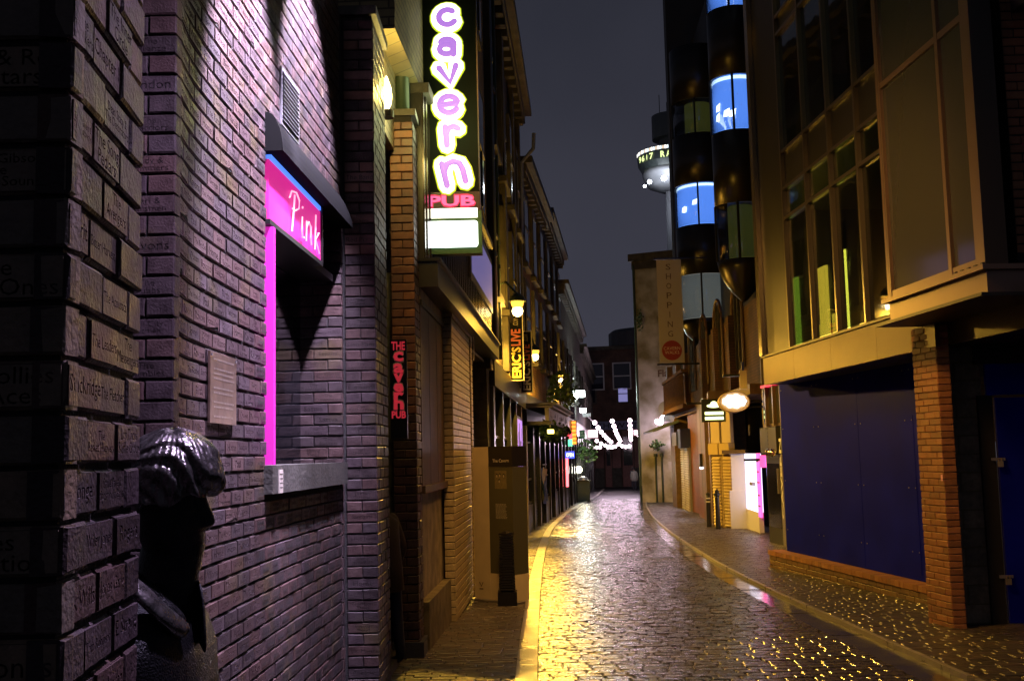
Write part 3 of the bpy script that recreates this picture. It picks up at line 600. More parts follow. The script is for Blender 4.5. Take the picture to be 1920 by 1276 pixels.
# cables and conduit running up the pilaster
for du, r_ in ((.045, .012), (.07, .009)):
    b = MB(); x = uP1 + du; b.tube([FE.pt(x, g(13), .03), FE.pt(x, .5, .035), FE.pt(x + .004, 1.2, .03), FE.pt(x, 2.2, .035), FE.pt(x, 3.05, .03)], r_, 6); b.build('conduit', mat('conduit', (.2, .16, .1), .4), E0)
for z in (.4, 1.1, 1.8, 2.5): FE.part('pipe_clip', m_blk, E0, uP1 + .02, uP1 + .09, z, z + .03, .0, .05)
b = MB(); q = [FE.pt(uP1 + .30 + .10 * math.sin(t), 3.02 + .16 * math.cos(t), .13) for t in np.linspace(-.3, 2.9, 12)]; b.tube(q, .007, 5); b.build('loose_cable', mat('white_cable', (.6, .55, .5), .5), E0)
# rough plinth
b = MB(); FE.box(b, .03, uP1 + .4, g(11) - .1, .28, -.04, .045); b.build('plinth', mat('rough_plinth', (.17, .14, .08), .8, noise=.5, nscale=6, bump=1., bscale=14), E0)
# fascia, soffit and the ribbed dark panelling above it
FX = Fr(FE.pt(-.02, 0, .02), FG.pt(FG.L, 0, .02)); zF0, zF1 = 3.18, 3.42
FX.part('fascia', m_dk2, E0, 0, FX.L, zF0, zF1, -.2, .16)
b = MB(); FX.box(b, -.02, FX.L, zF1 + .002, zF1 + .03, -.2, .19); b.build('fascia_trim', m_blk, E0)
zR1 = 5.05; FX.part('panel_backing', m_dk2, E0, 0, FX.L, zF1 + .03, zR1, -.3, .03)
m_rib = mat('ribbed_metal', (.055, .045, .032), .22, .65, bump=.06, bscale=9)
i = 0; u = .0
while u < FX.L - .05: FX.part('panel_rib', m_rib, E0, u, u + .075, zF1 + .032, zR1, .031, .055 if i % 2 else .045); u += .12; i += 1
FX.part('sill_band', m_stone, E0, 0, FX.L, zR1 + .002, zR1 + .10, -.3, .10)
FX.part('upper_wall', brickmat('yellow_brick', (.30, .25, .12), (.25, .2, .10), (.10, .085, .05)), E0, -1.35, FX.L, zR1 + .10, 11.6, -.6, .0)
b = MB(); FX.box(b, -1.4, FX.L + .1, 11.6, 11.8, -.6, .25); FX.box(b, -1.4, FX.L + .1, 11.4, 11.598, -.6, .12); b.build('cornice', m_sand, E0)
for u0_ in (.5, 2.3, 4.1, 5.9):
    for z0_ in (5.4, 8.2):
        w_ = FX.part('window', m_sand, E0, u0_ - .1, u0_ + 1.1, z0_ - .1, z0_ + 1.9, .001, .06); FX.part('pane', mat('night_pane', (.02, .02, .03), .06, spec=.8), w_, u0_, u0_ + 1., z0_, z0_ + 1.8, .0605, .066)
        b = MB(); FX.box(b, u0_, u0_ + 1., z0_ + .86, z0_ + .92, .067, .09); FX.box(b, u0_ + .47, u0_ + .53, z0_, z0_ + .858, .067, .085); b.build('sash_bar', m_stone, w_)
# upstairs strip window of the frontage, its pale reflection put in as glow
ua, za = FX.uz(905, 392, .08); ub, zb_ = FX.uz(936, 528, .08)
wS = FX.part('strip_window_frame', m_dk2, E0, FX.L * .52, FX.L - .1, 3.95, 4.85, .056, .075); FX.part('pane', glow('mauve_reflection', (.20, .18, .50), .28), wS, FX.L * .54, FX.L - .16, 4.05, 4.75, .0755, .08)
# open passage beside the pilasters
EP = thing('passage', 'dark open passage with a boarded ceiling behind the information pillar', 'passage', FG.pt(0, g(15)))
FG.part('back_wall', m_dbrick, EP, -.2, FG.L - .45, -.5, 3.17, -1.6, -1.45)
FG.part('side_wall', m_dbrick, EP, -.02, .12, -.5, 3.17, -1.45, -.1)
for i in range(8): FG.part('ceiling_board', mat('ceiling_board', (.05, .042, .034), .5, bump=.2), EP, .12, FG.L - .5, 3.10, 3.14, -1.44 + i * .178, -1.27 + i * .178)
dl = FG.part('door', mat('passage_door', (.016, .018, .030), .4), EP, .5, 2.0, g(16), 2.3, -1.45, -1.40); FG.part('door_frame', m_blk, EP, .42, 2.08, 2.302, 2.4, -1.45, -1.37)
b = MB(); FG.box(b, 1.85, 1.9, .9, 1.05, -1.40, -1.34); b.build('handle', m_al, dl)
b = MB(); b.sphere(FG.pt(.5, 2.85, -1.1), .10, 12); b.build('globe', mat('dull_globe', (.2, .16, .1), .3), EP, smooth=True)
pst = thing('stone_pier', 'soot-dark sandstone pier at the far side of the passage', 'pier', FG.pt(FG.L - .2, g(18)))
z = g(18)
while z < 3.1: FG.part('stone_block', m_sand, pst, FG.L - .48 + random.uniform(0, .01), FG.L, z, z + .30, -1.5, .0 + random.uniform(0, .012)); z += .306
FG.part('cap_moulding', m_sand, pst, FG.L - .52, FG.L + .02, 3.0, 3.16, -1.5, .08)
# drainpipes
def drain(name_label, pts, r, m, loc):
    t = thing('drainpipe', name_label, 'drainpipe', loc); b = MB(); b.tube(pts, r, 12); b.build('pipe', m, t, smooth=True)
    P, Q = Vector(pts[0]), Vector(pts[-1])
    for k in range(1, 4):
        c = P.lerp(Q, k / 4); b = MB(); b.tube([c - Vector((0, 0, .04)), c + Vector((0, 0, .04))], r * 1.25, 12); b.build('pipe_joint', m, t)
    return t
dy = 10.0; dx = xat(752, dy, 120)
drain('thick green drainpipe standing on the short brick pier beside the big lit sign', [(dx, dy, zDt + .06), (dx, dy, 7.2)], .075, m_iron, (dx, dy, zDt))
b = MB(); b.box(xP - 1.2, FX.pt(-1.35, 0).x + .02, 8.8, 9.0, 4.5, 11.6); FZ = Fr((xP - .06, 8.86), (xD0 + .06, 10.3))
pz = tag(FZ.part('upper_brick_wall', m_wbrick, None, 0, FZ.L, 4.4, 11.0, -.3, .0), 'yellow-lit painted brick wall rising above the two pub piers', 'wall')

# --- wall lamp burning on the pier
def lamp_light(name, loc, col, power, parent, r=.05, spot=None, aim=None, blend=.6):
    ld = bpy.data.lights.new(name, 'SPOT' if spot else 'POINT'); ld.color = col; ld.energy = power; ld.shadow_soft_size = r
    if spot: ld.spot_size = math.radians(spot); ld.spot_blend = blend
    o = bpy.data.objects.new(name, ld); COL.objects.link(o); attach(o, parent) if parent else None; o.location = loc
    if aim: o.rotation_euler = (Vector(aim) - Vector(loc)).to_track_quat('-Z', 'Y').to_euler()
    return o
SOD = (1.0, .54, .06)
lp = at(718, 178, 8.95); lx = lp.x + .03
wl = thing('wall_lamp', 'small bulkhead lamp burning yellow at the top of the pub doorway', 'lamp', (lx, 8.95, lp.z))
b = MB(); b.lathe((lx, 8.95, lp.z), [(.012, -.13), (.035, -.09), (.045, -.02), (.04, .05), (.018, .12), (.004, .16)], 14); b.build('bulb', glow('sodium_bulb', (1, .80, .38), 14), wl, smooth=True)
b = MB(); b.lathe((lx, 8.95, lp.z), [(.06, -.2), (.06, -.14), (.02, -.135)], 14); b.tube([(lx, 8.95, lp.z - .17), (lx - .12, 8.9, lp.z - .17)], .015, 6); b.build('bracket', m_blk, wl)
lamp_light('lamp_glow', (lx + .10, 8.95, lp.z + .02), (1, .74, .16), 18, wl, .06)

# --- the big projecting sign
yS = 10.5; FS = Fr((xat(795, yS, 400), yS), (xat(901, yS, 400), yS)); zS0 = at(800, 473, yS).z; sw = FS.L
pg = thing('projecting_sign', 'tall illuminated sign with glowing violet letters hung over the pavement', 'sign', FS.pt(sw / 2, zS0))
zTop = 6.6; FS.part('board', mat('sign_board', (.004, .006, .003), .8, spec=.1), pg, .0, sw - .01, at(800, 360, yS).z, zTop, -.14, .0)
b = MB(); FS.box(b, -.012, .0, at(800, 360, yS).z, zTop, -.15, .012); FS.box(b, sw - .01, sw + .002, at(800, 360, yS).z, zTop, -.15, .012); b.build('board_edge', m_dk2, pg)
m_o1 = glow('letter_halo', (.55, .72, .02), .42); m_o2 = glow('letter_tube', (1., 1., .62), 2.0); m_o3 = glow('letter_violet', (.40, .18, .68), .62)
_arc = lambda cx_, cy_, rx_, ry_, a0_, a1_, n=14: [(cx_ + rx_ * math.cos(math.radians(a0_ + (a1_ - a0_) * i / n)), cy_ + ry_ * math.sin(math.radians(a0_ + (a1_ - a0_) * i / n))) for i in range(n + 1)]
STROKES = {'c': [_arc(0, 0, .5, .5, 48, 318)], 'a': [_arc(-.05, -.17, .40, .33, 0, 360), [(.38, .20), (.38, -.5)], _arc(-.02, .18, .40, .32, 10, 160)], 'v': [[(-.5, .5), (.0, -.5), (.48, .5)]], 'e': [[(-.46, .02), (.46, .02)] + _arc(0, 0, .48, .5, 10, 320)], 'r': [[(-.28, .5), (-.28, -.5)], [(-.28, .1), (-.1, .42), (.2, .5), (.42, .36)]], 'n': [[(-.42, .5), (-.42, -.5)], [(-.42, .12), (-.2, .44), (.1, .5), (.34, .36), (.42, .05), (.42, -.5)]]}
def ribbon(b, f, pts, R, n0, N=8):
    P = [Vector(p) for p in pts]; d0 = (P[0] - P[1]).normalized(); d1 = (P[-1] - P[-2]).normalized(); rr_ = [.12, .72, 1.] + [1.] * (len(P) - 2) + [1., .72, .12]
    P = [P[0] + d0 * R, P[0] + d0 * R * .7] + P + [P[-1] + d1 * R * .7, P[-1] + d1 * R]; rings = []
    for i, p in enumerate(P):
        t = (P[min(i + 1, len(P) - 1)] - P[max(i - 1, 0)]); t = t.normalized() if t.length > 1e-6 else d1; nn = Vector((-t.y, t.x)); r_ = R * rr_[i]
        rings.append([f.pt(p.x + nn.x * r_ * math.cos(q), p.y + nn.y * r_ * math.cos(q), n0 + .007 * math.sin(q)) for q in (2 * math.pi * j / N for j in range(N))])
    b.loft(rings)
for ch, px, py, wpx, hpx, tl in (('c', 839, 35, 41, 40, -.12), ('a', 839, 90, 41, 40, .05), ('v', 842, 142, 42, 42, -.14), ('e', 842, 198, 46, 44, -.1), ('r', 846, 256, 42, 48, -.08), ('n', 851, 325, 54, 58, -.22)):
    u, z = FS.uz(px, py); k = yS / FPX * 1.0
    tl = -tl
    for nm, R_, m, n_ in (('letter_halo', .096, m_o1, .004), ('letter_outline', .080, m_o2, .018), ('letter_face', .031, m_o3, .034)):
        b = MB()
        for st in STROKES[ch]:
            q_ = [(u + (x_ * wpx * .80 * math.cos(tl) - y_ * hpx * .74 * math.sin(tl)) * k, z + (x_ * wpx * .80 * math.sin(tl) + y_ * hpx * .74 * math.cos(tl)) * k) for x_, y_ in st]
            ribbon(b, FS, q_, R_, n_)
        b.build(nm, m, pg)
z1, z0 = at(800, 360, yS).z - .004, at(800, 396, yS).z
FS.part('panel', mat('pub_panel', (.02, .005, .012), .4), pg, .0, sw, z0, z1, -.14, .0)
up, zp = FS.uz(847, 377); lettering('PUB', FS, up, zp, .006, glow('red_halo', (.75, .02, .10), .5), pg, 'letter_outline', width=sw * .86, height=.135, bold=.06)
lettering('PUB', FS, up, zp, .012, glow('pub_pink', (.85, .12, .38), .6), pg, 'letter_face', width=sw * .83, height=.105, bold=.03)
z3 = at(800, 391, yS).z; z4 = at(800, 410, yS).z
FS.part('panel', mat('green_case', (.02, .07, .02), .4), pg, -.01, sw + .01, zS0 - .02, z0 - .004, -.14, .004)
m_white = glow('white_panel', (.94, 1.0, .97), 2.6)
FS.part('light_panel', glow('cream_panel', (1., .98, .80), 1.6), pg, .03, sw - .03, z4, z3 - .006, .0045, .012)
lettering('. .  l  .  -  -', FS, sw * .42, (z3 + z4) / 2, .0125, mat('grey_print', (.2, .2, .15), .6), pg, width=sw * .5, height=.02)
b = MB(); zz0, zz1 = at(800, 465, yS).z, at(800, 416, yS).z; cxs = []
for (cx_, cz_, a0_) in ((sw - .06, zz1 - .03, 0), (.06, zz1 - .03, 90), (.06, zz0 + .03, 180), (sw - .06, zz0 + .03, 270)):
    for t in range(6): q = math.radians(a0_ + 18 * t); cxs.append((cx_ + .03 * math.cos(q), cz_ + .03 * math.sin(q)))
n_ = len(cxs); b.add([FS.pt(u, z, .018) for u, z in cxs] + [FS.pt(u, z, .005) for u, z in cxs], [tuple(range(n_))] + [(i, i + n_, (i + 1) % n_ + n_, (i + 1) % n_) for i in range(n_)]); b.build('light_panel', m_white, pg)
for py_ in (58, 235, 372, 425):
    z = at(790, py_, yS).z; b = MB(); b.box(FS.pt(0, 0).x - .36, FS.pt(0, 0).x, yS + .02, yS + .06, z - .02, z + .02); b.build('bracket', m_blk, pg)
lamp_light('sign_spill', FS.pt(sw / 2, zS0 + 1.2, .35), (.85, 1.0, .45), 9, pg, .3)

# --- small red hanging sign by the door
yr = 9.45; FRs = Fr((xat(734, yr), yr), (xat(764, yr), yr)); zr0, zr1 = at(750, 822, yr).z, at(750, 636, yr).z; srw = FRs.L
prs = thing('hanging_sign', 'small black hanging sign with red cut-out letters on the brick pier', 'sign', FRs.pt(srw / 2, zr0))
FRs.part('board', m_blk, prs, -.004, srw + .004, zr0, zr1, -.05, .0)
m_red = glow('red_letters', (.62, .03, .05), .30); m_redo = mat('pale_outline', (.55, .45, .42), .5)
lettering('THE', FRs, srw * .5, at(750, 648, yr).z, .003, m_red, prs, width=srw * .86, height=.075, bold=.03)
for ch, py_, h_ in (('c', 668, .085), ('a', 690, .085), ('v', 708, .08), ('e', 726, .08), ('r', 743, .08), ('n', 759, .08)):
    lettering(ch, FRs, srw * .5, at(750, py_, yr).z, .003, m_redo, prs, 'letter_outline', width=srw * .72, height=h_ + .024, bold=.05); lettering(ch, FRs, srw * .5, at(750, py_, yr).z, .0055, m_red, prs, width=srw * .62, height=h_, bold=.04)
lettering('PUB', FRs, srw * .5, at(750, 777, yr).z, .003, m_red, prs, width=srw * .9, height=.065, bold=.04)

# --- information pillar
I0, I1 = gnd(892, 1123), gnd(966, 1128)
FI = Fr((I0.x, I0.y - .1), (I1.x, I1.y - .18)); zi = at(890, 838, FI.p.y).z; ue = FI.uz(918, 980)[0]
pi_ = thing('information_pillar', 'upright yellow-lit information pillar headed The Cavern with a photo and text', 'sign', FI.pt(FI.L / 2, g(13.8)))
m_cream = mat('cream_enamel', (.66, .58, .42), .4, noise=.12, nscale=3, bump=.08); m_olive = mat('olive_panel', (.085, .085, .055), .4)
FI.part('pale_upright', m_cream, pi_, 0, ue - .002, g(14), zi, -.26, .0); zt_ = FI.uz(940, 875)[1]; zb2 = FI.uz(940, 1075)[1]
FI.part('header', mat('header_black', (.018, .016, .014), .35), pi_, ue, FI.L, zt_ + .004, zi, -.26, .0)
FI.part('panel', m_olive, pi_, ue, FI.L, zb2, zt_, -.26, .0); FI.part('base', m_cream, pi_, ue, FI.L, g(14), zb2 - .004, -.26, .0)
FI.part('foot_plate', m_al, pi_, -.06, FI.L + .08, g(14) - .03, g(13.7) + .025, -.32, .06)
lettering('The Cavern', FI, (ue + FI.L) / 2 + .01, FI.uz(940, 863)[1], .003, mat('white_print', (.8, .78, .72), .5), pi_, width=(FI.L - ue) * .68, maxh=.08)
zph1, zph0 = FI.uz(940, 882)[1], FI.uz(940, 940)[1]; um = (ue + FI.L) / 2 + .005
ph = FI.part('photo', mat('sepia_print', (.22, .19, .10), .5, noise=.3, nscale=25), pi_, um - .10, um + .10, zph0 + .16, zph1, .0005, .003)
for dx_, dz_ in ((-.062, -.06), (-.012, -.055), (.055, -.06), (-.022, -.125)):
    b = MB(); c = FI.pt(um + dx_, zph1 + dz_, .0034); u_ = FI.u
    b.add([c + u_ * .020 * math.cos(t) + Vector((0, 0, .026 * math.sin(t))) for t in np.linspace(0, 2 * math.pi, 12, False)], [tuple(range(12))]); c2 = c + FI.n * .0006 - Vector((0, 0, .006))
    b.add([c2 + u_ * .013 * math.cos(t) + Vector((0, 0, .018 * math.sin(t))) for t in np.linspace(0, 2 * math.pi, 12, False)], [tuple(range(12))], 1); b.build('printed_head', [m_blk, mat('print_pale', (.45, .4, .28), .6)], ph)
b = MB(); z = FI.uz(940, 945)[1]
for i in range(13):
    x = um - .095
    while x < um + .075: w_ = random.uniform(.008, .03); FI.box(b, x, x + w_, z - i * .0145, z - i * .0145 + .007, .0004, .0016); x += w_ + .007
b.build('small_print', mat('faint_print', (.42, .40, .32), .6), pi_)
b = MB(); u_, z_ = FI.uz(903, 1098); b.tube([FI.pt(u_ - .03, z_ + .05, .003), FI.pt(u_, z_, .003), FI.pt(u_ + .03, z_ + .05, .003)], .006, 5); b.tube([FI.pt(u_ - .03, z_ - .03, .003), FI.pt(u_ + .03, z_ - .03, .003)], .006, 5); b.build('emblem', mat('emblem_brown', (.15, .11, .06), .6), pi_)
# --- ribbed black bollard in front of it
bp_ = gnd(952, 1136); bt = thing('ribbed_bollard', 'black ribbed square bollard on a block base in front of the information pillar', 'bollard', bp_)
b = MB(); b.box(bp_.x - .115, bp_.x + .115, bp_.y - .02, bp_.y + .21, bp_.z - .02, bp_.z + .17); b.build('base', m_blk, bt)
b = MB(); b.box(bp_.x - .062, bp_.x + .062, bp_.y + .03, bp_.y + .155, bp_.z + .17, bp_.z + .84); b.build('core', m_blkm, bt)
for i in range(21):
    z = bp_.z + .19 + i * .031; s_ = .098 - .0008 * i; b = MB(); b.box(bp_.x - s_, bp_.x + s_, bp_.y + .09 - s_, bp_.y + .09 + s_, z, z + .019); b.build('rib', mat('bollard_paint', (.018, .018, .02), .30), bt)
b = MB(); b.lathe((bp_.x, bp_.y + .09, bp_.z + .84), [(.1, 0), (.09, .02), (.03, .045), (.001, .05)], 4); b.build('cap', m_blk, bt)
# ================================================================== left: shops further down
F1 = Fr((-.40, 18.2), (.24, 28.5)); F2 = Fr((.24, 28.5), (1.08, 36)); F3 = Fr((1.08, 36), (2.0, 45)); F4 = Fr((2.0, 45), (4.1, 66)); F5 = Fr((4.1, 66), (6.9, 96))
m_shop = mat('black_shopfront', (.014, .015, .016), .3, bump=.08); m_wood = mat('dark_wood', (.05, .032, .018), .4, noise=.3, bump=.15)
m_npane = MATS['night_pane']; m_ochre = MATS['ochre_stone']
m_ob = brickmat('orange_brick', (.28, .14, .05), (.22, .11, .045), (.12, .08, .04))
def block(fr, lab, zt, m, win_z=(), wn=3, depth=6., name='terrace_building', cornice=True):
    gm = g(fr.p.y + fr.u.y * fr.L / 2); t = thing(name, lab, 'building', fr.pt(fr.L / 2, gm))
    fr.part('wall', m, t, 0, fr.L - .02, 3.2, zt, -depth, 0)
    if cornice:
        b = MB(); fr.box(b, -.1, fr.L + .05, zt, zt + .18, -depth, .42); fr.box(b, -.05, fr.L, zt - .22, zt - .003, .001, .25)
        for i in range(int(fr.L / .6)): fr.box(b, i * .6, i * .6 + .22, zt - .42, zt - .223, .001, .22)
        b.build('cornice', m_sand, t)
    for z in win_z:
        for i in range(wn):
            u = fr.L * (i + .5) / wn; w_ = fr.part('window', m_sand, t, u - .62, u + .62, z - .15, z + 1.95, .001, .09)
            fr.part('pane', m_npane, w_, u - .45, u + .45, z, z + 1.75, .0905, .096); b = MB(); fr.box(b, u - .45, u + .45, z + .85, z + .91, .097, .12); b.build('sash_bar', m_stone, w_)
            fr.part('sill', m_sand, w_, u - .7, u + .7, z - .27, z - .152, .001, .17)
    return t, gm
t1, g1 = block(F1, 'tall soot-dark terrace with deep cornice behind the first street lamp', 10.6, m_dbrick, (4.6, 7.3), 4)
b = MB(); [F1.box(b, u, u + .5, 3.25, 10.2, .001, .12) for u in (.2, 3.4, 6.8, 9.4)]; b.build('pier_strip', m_sand, t1)
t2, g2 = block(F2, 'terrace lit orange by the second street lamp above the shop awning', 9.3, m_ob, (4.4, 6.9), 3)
t3, g3 = block(F3, 'lower dark terrace behind the third street lamp', 9.6, m_dbrick, (4.4, 6.9), 3)
t4, g4 = block(F4, 'narrow dark terrace past the third street lamp near the white floodlights', 8.6, m_dbrick, (4.4,), 6)
t5, g5 = block(F5, 'farthest dark terrace on the left before the street end', 8.0, m_dbrick, (4.4,), 6)
for px, py0, py1, yy in ((984, 255, 440, 28.),):
    b = MB(); P = at(978, 440, yy); Q = at(978, 305, yy); R1 = at(1000, 278, yy); R2 = at(1001, 250, yy); b.tube([P, Q, R1, R2], .05, 8)
    tag(b.build('vent_pipe', mat('zinc', (.35, .38, .42), .4, .5), None), 'grey cranked vent pipe standing against the sky on the left roofs', 'pipe')
dr = F1.pt(.35, 0, .1); drain('slim grey drainpipe on the dark terrace left of the first street lamp', [(dr.x, dr.y, 3.3), (dr.x, dr.y, 10.2)], .05, mat('zinc_pipe', (.20, .23, .28), .35, .5), dr)
dr = F1.pt(1.3, 0, .1); drain('second slim drainpipe on the dark terrace nearer the street lamp', [(dr.x, dr.y, 3.3), (dr.x, dr.y, 10.0)], .04, m_iron, dr)
# shop fronts at street level: bays of pilasters, stall risers, panes, doors
def shopfront(fr, t, gm, bays, fas_z=(2.75, 3.2), m=m_shop, fasm=None):
    fr.part('fascia', fasm or m, t, 0, fr.L - .02, fas_z[0], fas_z[1], -1., .10); fr.part('backing', m_blkm, t, 0, fr.L - .02, g(fr.p.y) - .9, fas_z[0] - .002, -1., -.25)
    n = len(bays); w_ = fr.L / n
    for i, kd in enumerate(bays):
        a_, e_ = i * w_, (i + 1) * w_ - .02; gz = g(fr.pt(a_, 0).y) - .12
        fr.part('shop_pilaster', m_ochre if kd == 'o' else m, t, a_, a_ + .32, gz, fas_z[0] - .003, -.25, .07)
        if kd in 'wo':
            fr.part('stall_riser', m, t, a_ + .33, e_, gz, .25, -.22, .03); p = fr.part('window', m_wood, t, a_ + .33, e_, .252, fas_z[0] - .004, -.2, -.06); fr.part('pane', m_npane, p, a_ + .42, e_ - .08, .34, fas_z[0] - .1, -.059, -.05)
            b = MB(); [fr.box(b, a_ + .34, e_, z, z + .05, -.05, .0) for z in (.27, .9, 1.9)]; b.build('glazing_bar', m, p)
        elif kd == 'd':
            p = fr.part('door', m_wood, t, a_ + .33, e_, gz, 2.2, -.24, -.14); fr.part('door_glass', m_npane, p, a_ + .5, e_ - .16, .7, 2.0, -.139, -.13); fr.part('fanlight', m_npane, t, a_ + .33, e_, 2.22, fas_z[0] - .004, -.24, -.16)
        elif kd == 's':
            p = fr.part('roller_shutter', mat('blue_shutter', (.09, .12, .22), .4, .3), t, a_ + .33, e_, gz, fas_z[0] - .004, -.2, -.05); z = gz + .02
            while z < fas_z[0] - .1: fr.part('shutter_slat', MATS['blue_shutter'], p, a_ + .34, e_ - .01, z, z + .07, -.049, -.035); z += .085
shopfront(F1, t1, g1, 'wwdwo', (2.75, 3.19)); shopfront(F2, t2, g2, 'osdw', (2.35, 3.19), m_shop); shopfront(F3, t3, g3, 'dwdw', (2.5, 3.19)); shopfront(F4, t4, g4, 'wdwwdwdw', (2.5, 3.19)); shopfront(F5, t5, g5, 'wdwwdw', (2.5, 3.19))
# purple-lit poster case
uq, zq = F1.uz(966, 828, .12); ur, zr = F1.uz(980, 905, .12)
pt = thing('poster_case', 'poster case glowing purple on the black shopfront behind the information pillar', 'poster', F1.pt(uq, 1.2))
F1.part('case', m_shop, pt, F1.L * .55, F1.L * .74, .95, 2.45, .071, .12); F1.part('poster', glow('purple_poster', (.45, .22, .70), .75), pt, F1.L * .56, F1.L * .73, 1.02, 2.38, .1205, .125)
b = MB()
for i, (a_, e_, z0_, z1_) in enumerate(((.58, .60, 1.2, 2.1), (.64, .67, 1.1, 1.9), (.61, .63, 1.7, 2.3), (.69, .70, 1.3, 2.2))): F1.box(b, F1.L * a_, F1.L * e_, z0_, z1_, .1255, .127)
b.build('print', mat('poster_ink', (.06, .03, .10), .5), pt)
# canopy of the lit shop with planting above the door
pn = thing('shop_canopy', 'long moulded shop canopy with lettering strip and plants along the left shops', 'canopy', F2.pt(F2.L / 2, 2.2))
F2.part('soffit', m_stone, pn, -.3, F2.L - .2, 2.36, 2.44, .101, .75); F2.part('front_board', mat('canopy_grey', (.26, .24, .21), .5, bump=.2), pn, -.3, F2.L - .2, 2.45, 2.78, .60, .70)
for dz, dn in ((2.79, .80), (2.86, .90)): F2.part('moulding', MATS['canopy_grey'], pn, -.35, F2.L - .15, dz, dz + .05, .101, dn)
b = MB(); rr = random.Random(3)
for i in range(30): u = rr.uniform(.0, F2.L - .5); F2.box(b, u, u + rr.uniform(.03, .12), 2.5 + rr.uniform(0, .1), 2.56 + rr.uniform(.02, .15), .701, .705)
b.build('faded_lettering', mat('faded_ink', (.05, .045, .04), .6), pn)
sl = thing('shop_spotlight', 'small yellow spotlight hanging at the near end of the shop canopy', 'lamp', F2.pt(-.2, 2.2, .7))
F2.part('lamp_head', glow('yellow_head', (1, .75, .15), 4), sl, -.3, -.05, 2.12, 2.22, .65, .8); F2.part('arm', m_blk, sl, -.2, -.17, 2.22, 2.36, .7, .73)
def leafy(name, label, cat, c, rx, ry, rz, n, size, m, seed, twig=True):
    t = thing(name, label, cat, (c[0], c[1], c[2] - rz)); rr = random.Random(seed); b = MB()
    for i in range(n):
        while True:
            q = Vector((rr.uniform(-1, 1), rr.uniform(-1, 1), rr.uniform(-1, 1)))
            if .25 < q.length < 1 and math.sin(q.x * 5 + seed) + math.cos(q.z * 6) > -.9: break
        p = Vector((c[0] + q.x * rx, c[1] + q.y * ry, c[2] + q.z * rz)); a_ = Vector((rr.gauss(0, 1), rr.gauss(0, 1), rr.gauss(0, .6))).normalized() * size * rr.uniform(.6, 1.3); d = a_.cross(Vector((rr.gauss(0, 1), rr.gauss(0, 1), rr.gauss(0, 1)))).normalized() * size * .45
        b.add([p, p + a_ * .5 + d, p + a_, p + a_ * .5 - d], [(0, 1, 2, 3)])
    o = b.build('foliage', m, t, kind='stuff')
    if twig:
        b = MB()
        for i in range(7): b.tube([(c[0], c[1], c[2] - rz * .9), (c[0] + rr.uniform(-.6, .6) * rx, c[1] + rr.uniform(-.6, .6) * ry, c[2] + rr.uniform(-.2, .7) * rz)], .008, 4)
        b.build('stem', m_wood, t)
    return t
m_leaf = varmat('leaves', [(.05, .10, .025), (.035, .075, .02), (.07, .12, .03)], .5, True, .1, 20., .4, .1, .2)
for i, (u, lab) in enumerate(((1.2, 'hanging plants under the shop canopy, nearest clump'), (3.0, 'hanging plants under the middle of the shop canopy'), (4.9, 'hanging plants under the far end of the shop canopy'))):
    c = F2.pt(u, 2.22, .55); leafy('trailing_plant', lab, 'plant', c, .35, .9, .26, 420, .12, m_leaf, i + 1)
c = F3.pt(.5, 3.6, .45); leafy('ivy', 'ivy growing on the wall above the far end of the canopy', 'plant', c, .5, 1.2, .7, 500, .14, m_leaf, 11)
c = at(1100, 845, 58); leafy('hanging_basket', 'leafy hanging basket beside the bright globe lamp down the street', 'plant', c, .5, .5, .6, 300, .16, m_leaf, 5)
# ERIC'S banners: two projecting signs
def eric(px0, px1, py0, py1, y, lab, n, dark):
    f = Fr((xat(px0, y, 650), y), (xat(px1, y, 650), y)); z0, z1 = at(px0, py1, y).z, at(px0, py0, y).z
    t = thing('projecting_banner', lab, 'sign', f.pt(f.L / 2, z0)); f.part('board', mat('banner_black', (.008, .008, .009), .85, spec=.1), t, 0, f.L, z0, z1, -.08, 0)
    b = MB(); [f.box(b, *q, -.085, .006) for q in ((-.02, 0, z0 - .02, z1 + .02), (f.L, f.L + .02, z0 - .02, z1 + .02), (.0005, f.L - .0005, z0 - .02, z0 - .0005), (.0005, f.L - .0005, z1 + .0005, z1 + .02))]; b.build('frame', mat('banner_frame', (.5, .45, .4), .4), t)
    H = z1 - z0; c1 = mat('eric_yellow', (.80, .58, .08), .5) if not dark else mat('eric_grey', (.40, .36, .42), .5)
    c2 = mat('eric_red', (.40, .03, .02), .5)
    for s, fz, l, m_ in (("ERIC'S", .27, .48, c1), ('LIVE', .66, .26, c2), ('.COM', .90, .12, mat('eric_dim', (.2, .16, .1), .5))):
        lettering(s, f, f.L * .5, z0 + H * fz, .004, m_, t, tilt=-math.pi / 2, width=H * l, height=f.L * (.72 if fz < .8 else .4), bold=.03)
    b = MB(); [b.box(f.pt(0, 0).x - .45, f.pt(0, 0).x - .02, y - .03, y + .01, z, z + .04) for z in (z0 + .1, z1 - .2)]; b.build('bracket', m_blk, t); return t
eric(955, 980, 592, 712, 22.6, 'yellow-lettered banner sign under the first street lamp', 0, False)
eric(976, 996, 622, 735, 25.5, 'dimmer grey-lettered banner sign hung just behind the yellow one', 0, True)
